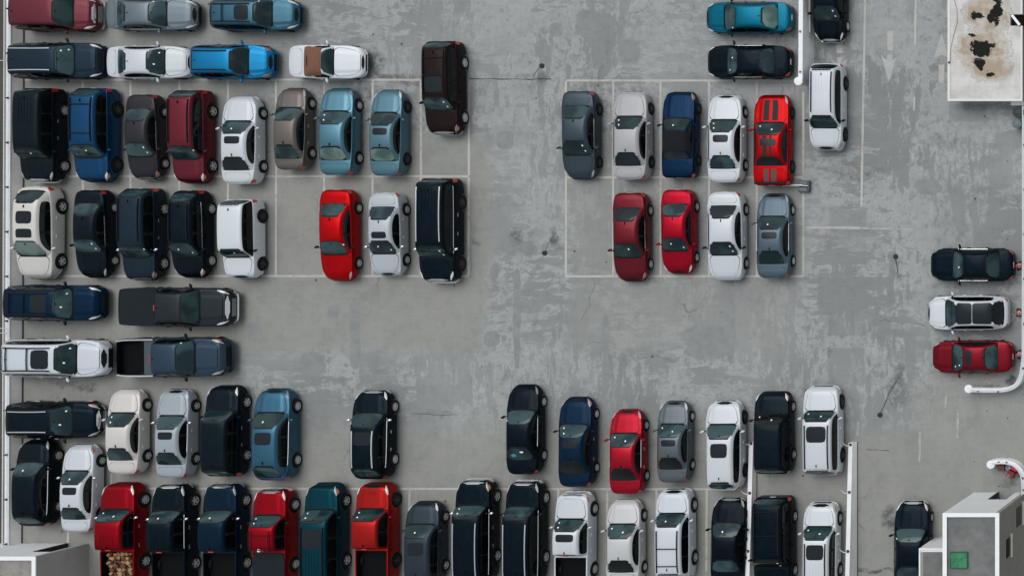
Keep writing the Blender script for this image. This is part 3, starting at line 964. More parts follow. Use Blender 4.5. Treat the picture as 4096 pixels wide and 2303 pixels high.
p = at(4063, 81, hH + .1); mb = MB(); mb.box((0, 0, 0), (.14, .70, .10)); s_ = mb.build('roof_vane', trim_white, hut, loc=p); s_.rotation_euler = (0, 0, R(38))
p = at(3797, 251, hH); mb = MB(); mb.lathe((p[0], p[1], hH + .02), [(.06, 0), (.06, .05), (.03, .08), (0, .08)], 10); mb.build('lamp', pmat('black_cap', (.008, .008, .01), .4), hut)
cp = [at(x, y, hH + .05) for x, y in ((3812, -20), (3828, 40), (3829, 90), (3815, 140), (3804, 190), (3799, 250))]
mb = MB(); mb.tube(cp, .010, 5); mb.build('cable', pmat('black_cap', (.008, .008, .01), .4), hut)
# ---------------------------------------------------------------- car parts (meshes shared between cars of one body type)
def paint(rgb, rough=.42):
    key = 'paint_%d_%d_%d' % rgb
    if key in MATS:
        return MATS[key]
    c = srgb(*rgb)
    wht = min(rgb) > 150
    c = tuple(max(.0015, (k - (.005 if max(rgb) - min(rgb) > 38 else .014)) / (PAINT_DIV * (1.0 if wht else 1.22))) for k in c)
    drk = max(rgb) < 92
    if drk:
        c = tuple(k * (.80 if max(rgb) < 60 else .90) for k in c)
    M = NT(key)
    n = M.noise(2.5, 6, .7)
    dust = M.mix(M.step(n, .35, .75, 0, .012), c, (.30, .29, .27))
    M.l.new(dust, M.b.inputs['Base Color'])
    M.b.inputs['Roughness'].default_value = rough
    M.b.inputs['Metallic'].default_value = .12 if wht else (.78 if max(rgb) - min(rgb) > 60 else .55)
    sat = max(rgb) - min(rgb) > 110
    M.b.inputs['Specular IOR Level'].default_value = .05 if sat or drk else .16
    M.b.inputs['Coat Weight'].default_value = .06 if sat or drk else .12
    M.b.inputs['Coat Roughness'].default_value = .08
    MATS[key] = M.m
    return M.m
PAINT_DIV = 1.08
def glass_mat(name, c0, c1):
    M = NT(name)
    oi = M.n.new('ShaderNodeObjectInfo')
    sh = M.n.new('ShaderNodeVectorMath'); sh.operation = 'MULTIPLY_ADD'
    M.l.new(oi.outputs['Random'], sh.inputs[0]); sh.inputs[1].default_value = (37, 53, 11); M.l.new(M.tc, sh.inputs[2])
    v = M.noise(.85, 3, .45, sh.outputs[0])
    M.l.new(M.mix(M.step(v, .40, .60), c0, c1), M.b.inputs['Base Color'])  # opaque glass, patchy tone imitates reflections and dashboards
    M.b.inputs['Roughness'].default_value = .06
    M.b.inputs['Specular IOR Level'].default_value = .30
    return M.m
GLASS = {'w': glass_mat('windscreen_glass', (.008, .023, .028), (.032, .068, .074)),
         'd': glass_mat('dim_glass', (.004, .014, .017), (.016, .040, .042)),
         'p': glass_mat('pale_glass', (.05, .10, .095), (.14, .20, .18)),
         'k': glass_mat('tinted_glass', (.006, .010, .014), (.010, .018, .024)),
         's': glass_mat('side_glass', (.0015, .0025, .003), (.003, .006, .006))}
TRIM = pmat('black_plastic', (.006, .008, .009), .55, spec=.18)
SEAL = pmat('glass_seal', (.005, .006, .007), .5, spec=.12)
CHROME = pmat('chrome', (.72, .74, .76), .22, metal=.85)
TYRE = pmat('tyre_rubber', (.010, .010, .011), .85, spec=.2)
RIM = pmat('alloy', (.55, .57, .58), .35, metal=.25)
RIMD = pmat('dark_alloy', (.05, .055, .06), .35, metal=.6)
LAMP = pmat('headlamp_lens', (.58, .61, .62), .12, coat=.6)
LAMPG = pmat('smoked_headlamp', (.16, .18, .19), .12, coat=.5)
LAMPC = pmat('grey_headlamp', (.34, .36, .37), .12, coat=.5)
RED = pmat('red_lens', (.50, .012, .016), .15, coat=.6)
AMBER = pmat('amber_lens', (.75, .16, .04), .2, coat=.5)
PLATE = pmat('plate_white', (.55, .58, .58), .4)
GLINT_CARD = pmat('glint_and_card_white', (.85, .88, .88), .35)  # white for painted windscreen glints, the window card and the roof lamp
ROOFGLASS = pmat('roof_glass', (.012, .017, .022), .2, spec=.15)
SOFT_BROWN = pmat('brown_canvas', (.155, .072, .045), .9, noise=.12, nscale=9, bump=.2)
SOFT_BLACK = pmat('black_canvas', (.012, .014, .017), .9, spec=.1, noise=.2, nscale=9, bump=.2)
STRIPE = pmat('black_stripe', (.016, .020, .023), .5, spec=.15)
BEDLINER = pmat('bed_liner', (.004, .005, .006), .8, spec=.08)
COVER = pmat('bed_cover', (.011, .017, .021), .7, spec=.10, noise=.15, nscale=4)

GEO, MESH = {}, {}
def geo(t):
    if t not in GEO:
        T = TYPES[t]
        GEO[t] = CarGeo(T, T.get('L0', 4.8), T['W'])
    return GEO[t]
BASE_L = {'sedan': 4.65, 'saloon': 4.95, 'compact': 4.45, 'fastback': 4.75, 'coupe': 4.95, 'roadster': 4.2, 'xover': 4.6, 'crossover': 4.65,
          'wagon': 4.75, 'suv': 4.75, 'boxy': 4.6, 'bigsuv': 5.3, 'van': 5.0, 'pickup': 5.9, 'crew': 5.9}
for _k, _v in BASE_L.items():
    TYPES[_k]['L0'] = _v

def gp_s(g, f):
    for i in range(g.NS):
        if g.gp[i][0] <= f <= g.gp[i + 1][0]:
            return i + (f - g.gp[i][0]) / max(1e-6, g.gp[i + 1][0] - g.gp[i][0])
    return g.NS
VS = [-1, -.9, -.8, -.7, -.65, -.6, -.55, -.5, -.35, -.18, 0, .18, .35, .5, .55, .6, .65, .7, .8, .9, 1]
def mesh_of(t, part, fn):
    k = (t, part)
    if k not in MESH:
        mb = MB(); sm = fn(mb)
        me = bpy.data.meshes.new(part.split(':')[0])
        me.from_pydata(mb.v, [], mb.f)
        for _ in range(max(mb.m or [0]) + 1):
            me.materials.append(TRIM)
        me.polygons.foreach_set('material_index', mb.m)
        me.polygons.foreach_set('use_smooth', [True] * len(me.polygons))
        me.set_sharp_from_angle(angle=R(sm or 38))
        me.update(); MESH[k] = me
    return MESH[k]
def put(t, part, fn, mats, parent):
    me = mesh_of(t, part, fn)
    o = link(part.split(':')[0], me, parent)
    for s, m in zip(o.material_slots, mats):
        s.link = 'OBJECT'; s.material = m
    return o

def body_mesh(g):
    T = g.T
    def fn(mb):
        st = g.stations(); rows = []; bedf = []
        bed = T.get('bed')
        if bed:
            st = sorted([s for s in st if abs(s - bed[0]) > .003 and abs(s - bed[1]) > .003] + [bed[0], bed[0] + 1e-5, bed[1] - 1e-5, bed[1]])
        for f in st:
            ib = bool(bed) and bed[0] < f < bed[1]
            s = g.section(f, ib); x = g.X(f)
            rows.append([(x, y, z) for y, z in s] + [(x, -y, z) for y, z in reversed(s[:-1])]); bedf.append(ib)
        n0 = len(mb.v); nc = len(rows[0])
        for r in rows: mb.v.extend(r)
        for i in range(len(rows) - 1):
            for j in range(nc - 1):
                a = n0 + i * nc + j
                mb.f.append((a, a + 1, a + 1 + nc, a + nc))
                jj = j if j < 8 else 15 - j
                mi = 1 if jj == 0 else 0
                if (bedf[i] or bedf[i + 1]) and jj in (6, 7): mi = 2
                mb.m.append(mi)
        mb.poly(rows[0], 0); mb.poly(list(reversed(rows[-1])), 0)
        # greenhouse
        hood_s = 8 if T.get('soft') else 99
        rows = [[tuple(g.S(s, v)) for v in VS] for s in [k * .5 for k in range(0, 2 * g.NS + 1)]]
        n0 = len(mb.v); nc = len(VS)
        for r in rows: mb.v.extend(r)
        for i in range(len(rows) - 1):
            for j in range(nc - 1):
                a = n0 + i * nc + j
                mb.f.append((a, a + 1, a + 1 + nc, a + nc))
                mb.m.append(3 if (abs(VS[j]) + abs(VS[j + 1])) / 2 > .66 else 0)
        mb.poly([tuple(g.S(g.NS, v)) for v in VS], 0)
        # underbody and wheel wells
        mb.box((0, 0, .40), (g.L * .90, g.W - .50, .36), 1)
        # seams, glass surrounds
        patch(mb, g.S, .15, 7.95, -.63, .63, .003, 8, 8, .12, 1, False)
        patch(mb, g.S, 17.9, g.NS - .15, -.60, .60, .003, 8, 8, .16, 1, False)
        fh = T['ws']
        # window band
        for sg in (1, -1):
            e = 18.9 if T['rg'] > .93 else gp_s(g, T['rr'] + (.075 if not T.get('bed') else .0))
            if T.get('soft_car'): e = gp_s(g, T['rr'] - .01)
            patch(mb, g.S, 2.6, e, .715 * sg, .985 * sg, .003, 14, 4, .10, 1, False)
        patch(mb, hood_uv(g), hood_f0 - .003, fh - .002, -1.03, 1.03, .003, 7, 12, .12, 1, False)
        if not T.get('bed') and T['rg'] < .93:
            patch(mb, lambda a, b, o: g.B(a, 8 - abs(b) * 2.0, 1 if b >= 0 else -1, o), T['rg'] + .0175, .9775, -.912, .912, .003, 4, 10, .14, 1, False)
        return 42
    return fn

hood_f0 = .046
def hood_uv(g):
    def f(a, b, o):
        k = min(1, max(0, a - hood_f0) / (g.T['ws'] - hood_f0))
        q = abs(b) * (1.5 + .5 * k ** .6)
        bul = .022 * max(0, min(1, (1.30 - q) / .16)) if o > .004 else 0      # raised centre between the creases
        return g.B(a, 8 - q, 1 if b >= 0 else -1, o + bul)
    return f
def hood_fn(g):
    def fn(mb):
        patch(mb, hood_uv(g), hood_f0, g.T['ws'] - .012, -1, 1, .008, 8, 20, .12)
    return fn
def lid_fn(g):
    def fn(mb):
        patch(mb, lambda a, b, o: g.B(a, 8 - abs(b) * 2.0, 1 if b >= 0 else -1, o), g.T['rg'] + .019, .976, -.90, .90, .008, 4, 10, .16)
    return fn
def spatch(g, s0, s1, v0, v1, off=.007, na=7, nb=7, r=.2):
    def fn(mb):
        patch(mb, g.S, s0, s1, v0, v1, off, na, nb, r)
    return fn
def bpatch(g, f0, f1, u0, u1, sg, off=.007, na=4, nb=4, r=.25):
    def fn(mb):
        patch(mb, lambda a, b, o: g.B(a, b, sg, o), f0, f1, u0, u1, off, na, nb, r)
    return fn
def wheel_fn(g, sg):
    r = g.T['r']; w = .23
    def fn(mb):
        prof = [(r * .60, .01), (r * .66, .02), (r * .90, .018), (r * .97, 0), (r, -.03), (r, -w + .03), (r * .95, -w), (r * .5, -w)]
        mb.lathe((0, 0, 0), [(a, b * sg) for a, b in prof], 24, 0, 'y')
        return 50
    return fn
def rim_fn(g, sg, spokes=5):
    r = g.T['r'] * .64
    def fn(mb):
        mb.lathe((0, 0, 0), [(a, b * sg) for a, b in [(r, .012), (r * .90, .010), (r * .86, -.03), (r * .2, -.05), (0, -.05)]], 20, 0, 'y', mis=[0, 0, 1, 1])
        for k in range(spokes):
            a = 2 * math.pi * k / spokes + .3
            c, s = math.cos(a), math.sin(a); n0 = len(mb.v)
            for (rr, hw, y) in ((.02, .05, .004), (r * .9, .032, .0)):
                mb.v.append((rr * c - hw * s, y * sg, rr * s + hw * c)); mb.v.append((rr * c + hw * s, y * sg, rr * s - hw * c))
            for (rr, hw, y) in ((.02, .05, -.035), (r * .9, .032, -.035)):
                mb.v.append((rr * c - hw * s, y * sg, rr * s + hw * c)); mb.v.append((rr * c + hw * s, y * sg, rr * s - hw * c))
            for q in ((0, 1, 3, 2), (0, 2, 6, 4), (1, 5, 7, 3)):
                mb.f.append(tuple(n0 + i for i in q)); mb.m.append(0)
        mb.lathe((0, 0, 0), [(a, b * sg) for a, b in [(.055, -.02), (.055, .01), (.04, .016), (0, .016)]], 10, 0, 'y')
        return 40
    return fn
def mirror_fn(g, sg):
    f = g.T['ws'] + .075
    def fn(mb):
        c = Vector((g.X(f), sg * (g.w(f) + .12), g.zt(f) + .05))
        rows = []
        for i in range(7):
            th = math.pi * i / 6
            row = []
            for k in range(10):
                ph = 2 * math.pi * k / 10
                p = Vector((.075 * math.sin(th) * math.cos(ph), .125 * math.cos(th), .075 * math.sin(th) * math.sin(ph)))
                p.x -= abs(p.y + .1 * sg) * .28
                p.y *= sg
                row.append(tuple(c + p))
            rows.append(row)
        mb.grid(rows, 0, closed=True)
        mb.tube([(c.x + .01, c.y - sg * .18, c.z - .05), (c.x, c.y - sg * .06, c.z - .03)], .03, 6, 1)
        return 60
    return fn

SPRITE = {}
def make_car(name, cat, label, t, col, x, y, rz, sl, sw, opts):
    g = geo(t); T = g.T
    root = empty(name, (x, y, 0), rz)
    root.scale = (sl, sw, opts.get('h', 1.0))
    tag(root, label, cat, 'vehicles parked on the deck')
    P = paint(col)
    pil = opts.get('pillar', P)
    soft = opts.get('soft')
    gls = GLASS[opts.get('wg', 'w')]; rgl = GLASS[opts.get('rg', 'w')]
    put(t, 'body', body_mesh(g), [P, TRIM, BEDLINER, SEAL if opts.get('black_pillar') else P], root)
    put(t, 'hood', hood_fn(g), [P], root)
    ws = put(t, 'windshield', spatch(g, .75, 7.45, -.575, .575, .007, 8, 9, .14), [gls], root)
    if opts.get('dots', 1):
        k = opts.get('dots', 1)
        put(t, 'glint_dot:%d' % k, spatch(g, 3.6 + .4 * k, 4.6 + .4 * k, -.42 + .25 * k, -.35 + .25 * k, .010, 2, 2, .3), [GLINT_CARD], ws)  # small white dots painted on as highlights in the glass
        if k % 2:
            put(t, 'glint_dot:b%d' % k, spatch(g, 2.0, 2.8, .34, .40, .010, 2, 2, .3), [GLINT_CARD], ws)
    if 'mirror_in' not in opts:
        put(t, 'rear_view_mirror', spatch(g, 6.1, 6.9, -.07, .07, .009, 2, 2, .4), [TRIM], ws)
    put(t, 'wiper_cowl', lambda mb: patch(mb, lambda a, b, o: g.B(a, 8 - abs(b) * 1.9, 1 if b >= 0 else -1, o), T['ws'] - .016, T['ws'] + .02, -1, 1, .011, 2, 10, .5), [SEAL], root)
    if soft and t == 'roadster':
        put(t, 'rear_window', spatch(g, 20.5, 22.2, -.30, .30, .016, 3, 5, .3), [GLASS['s']], root)
    elif not T.get('bed'):
        r1 = g.NS - .9 if T['rg'] < .93 else g.NS - 1.2
        put(t, 'rear_window', spatch(g, 18.7, r1, -.545, .545, .007, 7, 8, .2), [rgl], root)
    else:
        put(t, 'rear_window', spatch(g, 19.3, 23.5, -.5, .5, .007, 5, 6, .15), [GLASS['s']], root)
    if T['rg'] < .93 and not T.get('bed'):
        put(t, 'trunk_lid', lid_fn(g), [P], root)
    # soft top
    if soft:
        put(t, 'soft_top', spatch(g, 8.1, 24.8 if t == 'roadster' else 18.4, -.84, .84, .016, 16, 18, .12), [soft], root)
    # doors with handles and side windows
    two = opts.get('two_door')
    fA0 = max(T['ws'] + .055, T['fw'] + (T['r'] + .06) / g.L)
    fend = T['rw'] - (T['r'] + .06) / g.L
    fB = min(.50 if not T.get('bed') else .44, fend)
    if two:
        doors = [(fA0, min(.60, fend))]
    else:
        doors = [(fA0, fB), (fB + .008, min(fend, T['rg'] - .0))]
    s_rear_end = gp_s(g, T['rr'] + (.06 if T['rg'] < .93 else .0))
    for sg in (1, -1):
        for di, (d0, d1) in enumerate(doors):
            d = put(t, 'door:%d%d%d' % (di, sg, bool(two)), bpatch(g, d0, d1, 1.15, 4.25, sg, .009, 4, 5, .10), [P], root)
            hf = d1 - .035
            hm = CHROME if opts.get('chrome_handles') else P
            put(t, 'handle:%d%d%d' % (di, sg, bool(two)), lambda mb, hf=hf, sg=sg: mb.tube([tuple(g.B(hf - .018, 3.35, sg, .035)), tuple(g.B(hf + .018, 3.35, sg, .035))], .02, 6), [hm], d)
            if di == 0:
                s0, s1 = 3.1, gp_s(g, d1 - .004)
            else:
                s0, s1 = gp_s(g, d0 + .012), (gp_s(g, min(d1 + .03, T['rr'] - .01)) if T['rg'] > .93 or T.get('bed') else s_rear_end)
            if soft: s1 = min(s1, gp_s(g, T['rr'] - .02))
            put(t, 'window:%d%d%d' % (di, sg, bool(two)), spatch(g, s0, s1, .725 * sg, .978 * sg, .007, 7, 3, .07), [GLASS['s']], d)
        if T['rg'] > .93 and not soft:
            put(t, 'quarter_window:%d' % sg, spatch(g, gp_s(g, doors[-1][1] + .045), 18.8, .725 * sg, .97 * sg, .007, 5, 3, .10), [GLASS['s']], root)
        if opts.get('chrome_line'):
            put(t, 'window_trim:%d' % sg, lambda mb, sg=sg: mb.tube([tuple(g.S(s, .99 * sg, .012)) for s in [3 + k * .9 for k in range(int((min(s_rear_end, 19) - 3) / .9) + 1)]], .018, 5), [CHROME], root)
        put(t, 'headlight:%d' % sg, bpatch(g, .012, .098, 4.2, 6.0, sg, .010, 6, 5, .45), [opts.get('lamp', (LAMP, LAMPC, LAMPG, LAMP, LAMPC)[int(abs(x * 3 + y * 11)) % 5])], root)
        if int(abs(x * 9 + y)) % 3 == 0:
            put(t, 'indicator:%d' % sg, bpatch(g, .030, .085, 3.5, 4.15, sg, .011, 4, 3, .4), [AMBER], root)
        tl = (.952, .996, 3.1, 5.1) if T['rg'] < .93 else (.962, .997, 2.9, 4.9)
        put(t, 'taillight:%d' % sg, bpatch(g, tl[0], tl[1], tl[2], tl[3], sg, .010, 4, 4, .3), [RED], root)
        put(t, 'mirror:%d' % sg, mirror_fn(g, sg), [opts.get('mirror', P), TRIM], root)
        for fw in (T['fw'], T['rw']):
            w = put(t, 'wheel:%d' % sg, wheel_fn(g, sg), [TYRE], root)
            w.location = (g.X(fw), sg * (g.w(fw) - .005), T['r'])
            put(t, 'rim:%d%d' % (sg, opts.get('spokes', 5)), rim_fn(g, sg, opts.get('spokes', 5)), [RIMD if opts.get('dark_rim') or int(abs(x * 3 + y * 7)) % 4 == 0 else RIM, TRIM], w)
        if opts.get('rails'):
            rm = CHROME if opts['rails'] == 'chrome' else TRIM
            put(t, 'roof_rail:%d' % sg, lambda mb, sg=sg: mb.tube([tuple(g.S(8.8 + k * (9.0 / 8), .50 * sg, .045)) for k in range(9)], .034, 6), [rm], root)
    if opts.get('bars'):
        for k, s in enumerate(opts['bars']):
            put(t, 'cross_bar:%s' % s, lambda mb, s=s: mb.tube([tuple(g.S(s, v * .1, .065)) for v in range(-5, 6)], .028, 6), [TRIM], root)
    sr = opts.get('sunroof')
    if sr == 1:
        put(t, 'sunroof', spatch(g, 9.1, 12.3, -.43, .43, .009, 4, 6, .10), [ROOFGLASS], root)
    elif sr == 2:
        put(t, 'sunroof:a', spatch(g, 8.9, 11.3, -.42, .42, .009, 4, 6, .10), [ROOFGLASS], root)
        put(t, 'sunroof:b', spatch(g, 12.6, 15.8, -.42, .42, .009, 4, 6, .10), [ROOFGLASS], root)
    elif sr == 3:
        put(t, 'sunroof:c', spatch(g, 7.9, 12.6, -.58, .58, .013, 8, 24, .06), [ROOFGLASS], root)
        put(t, 'sunroof:d', spatch(g, 12.75, 18.6, -.58, .58, .013, 8, 24, .06), [ROOFGLASS], root)
    if opts.get('ribs'):
        for k in range(-2, 3):
            put(t, 'roof_rib:%d' % k, spatch(g, 12.8, 17.3, .14 * k - .035, .14 * k + .035, .010, 5, 2, .3), [P], root)
    if opts.get('fin', 1) and not soft and not sr == 3:
        put(t, 'antenna', lambda mb: mb.box(tuple(g.S(17.0, .0, .03)), (.17, .035, .07), 0, 0, .5), [opts.get('finm', TRIM)], root)
    # nose: grille, bumper, plates
    zf = g.zt(0)
    big = T['rg'] > .93 or bool(T.get('bed'))
    gr = put(t, 'grille', lambda mb: (mb.box((g.L / 2 + .004, 0, zf - .13), (.03, g.W * .50, .20 if not big else .30), 0), [mb.box((g.L / 2 + .022, 0, zf - .06 - .07 * k), (.012, g.W * .47, .022), 1) for k in range(3 if not big else 4)])[0],
             [TRIM, CHROME if opts.get('chrome') else TRIM], root)
    if opts.get('chrome'):
        put(t, 'bumper', lambda mb: mb.tube([(g.X(ff) + .03 - .0, yy * g.w(ff) * .99, zf - .42) for ff, yy in ((.03, -1), (.012, -1), (.004, -1), (.0, -.8), (.0, 0), (.0, .8), (.004, 1), (.012, 1), (.03, 1))], .07 if big else .04, 6), [CHROME], root)
        put(t, 'grille_trim', lambda mb: patch(mb, lambda a, b, o: g.B(a, 8 - abs(b) * 2.2, 1 if b >= 0 else -1, o), .005, .028, -.8, .8, .010, 3, 10, .4), [CHROME], root)
    else:
        if int(abs(x * 13 + y * 5)) % 2 or opts.get('dark_bumper'):
            put(t, 'grille_panel', lambda mb: patch(mb, lambda a, b, o: g.B(a, 8 - abs(b) * 2.1, 1 if b >= 0 else -1, o), .006, .034, -.62, .62, .008, 3, 10, .4), [TRIM], root)
        put(t, 'bumper', lambda mb: mb.tube([(g.X(ff) + .01, yy * g.w(ff) * 1.0, .40) for ff, yy in ((.04, -1), (.015, -1), (.005, -1), (.0, -.8), (.0, 0), (.0, .8), (.005, 1), (.015, 1), (.04, 1))], .035, 6), [TRIM if opts.get('dark_bumper', 0) else P], root)
    put(t, 'licence_plate', lambda mb: mb.box((-g.L / 2 - .008, 0, g.zt(1) - .12), (.02, .32, .14)), [PLATE], root)
    if T.get('bed'):
        b0, b1 = T['bed']
        put(t, 'tailgate', lambda mb: mb.box((g.X(.9965) - .015, 0, .86), (.03, g.W * .70, .34)), [P], root)
        if opts.get('cover'):
            put(t, 'bed_cover', lambda mb: patch(mb, lambda a, b, o: Vector((g.X(a), b * (g.w(a) - .05), g.zt(a) + .0 + o)), b0 - .004, b1 + .006, -1, 1, .03, 5, 8, .10), [COVER], root)
        elif opts.get('bedrail'):
            for sg in (1, -1):
                put(t, 'bed_rail:%d' % sg, lambda mb, sg=sg: mb.tube([(g.X(b0 + .01 + k * (b1 - b0 - .02) / 6), sg * (g.w(b0 + .01 + k * (b1 - b0 - .02) / 6) - .075), g.zt(.8) + .03) for k in range(7)], .05, 6), [CHROME], root)
        if opts.get('bedpart'):
            put(t, 'bed_box', lambda mb: mb.box((g.X(b0 + .055), 0, .92), (.62, g.W - .26, .36)), [pmat('bed_box', (.035, .055, .072), .5)], root)
        put(t, 'brake_lamp', lambda mb: mb.box((g.S(19.0, 0).x - .04, 0, g.S(19.0, 0).z - .02), (.05, .30, .05)), [RED], root)
    if opts.get('stripes'):
        for sg in (1, -1):
            v0, v1 = sorted((.06 * sg, .20 * sg))
            put(t, 'stripe:h%d' % sg, lambda mb, sg=sg: patch(mb, lambda a, b, o: g.B(a, 8 - abs(b) * 2.0, sg, o), .055, T['ws'] - .025, .09, .42, .036, 6, 3, 0), [STRIPE], root)
            put(t, 'stripe:r%d' % sg, spatch(g, 8.1, 17.9, v0 * 1.0, v1 * 1.5, .012, 8, 3, 0), [STRIPE], root)
            put(t, 'stripe:t%d' % sg, lambda mb, sg=sg: patch(mb, lambda a, b, o: g.B(a, 8 - abs(b) * 2.0, sg, o), T['rg'] + .03, .965, .07, .36, .016, 4, 3, 0), [pmat('faded_stripe', (.06, .02, .025), .5)], root)
        put(t, 'sunroof:m', spatch(g, 9.6, 13.0, -.46, .46, .016, 4, 6, .08), [ROOFGLASS], root)
        put(t, 'rear_spoiler', lambda mb: mb.tube([(g.X(.975), y * .1 * g.w(.96) * .92, g.zt(.97) + .07) for y in range(-10, 11)], .06, 6), [TRIM], root)
        put(t, 'hood_scoop', lambda mb: mb.box((g.X(.17), .42, g.zt(.17) + .02), (.05, .30, .03), 0, .35), [TRIM], root)
        put(t, 'hood_scoop:m', lambda mb: mb.box((g.X(.17), -.42, g.zt(.17) + .02), (.05, .30, .03), 0, -.35), [TRIM], root)
    if opts.get('scoop'):
        put(t, 'hood_scoop:s', lambda mb: mb.box((g.X(.09), 0, g.zt(.09) + .035), (.35, .55, .05), 0, 0, .85), [P], root)
        put(t, 'hood_ridge', lambda mb: mb.box((g.X(.21), 0, g.zt(.21) + .03), (.05, .9, .02)), [P], root)
    if opts.get('seam_l') is not None:
        pass
    return root
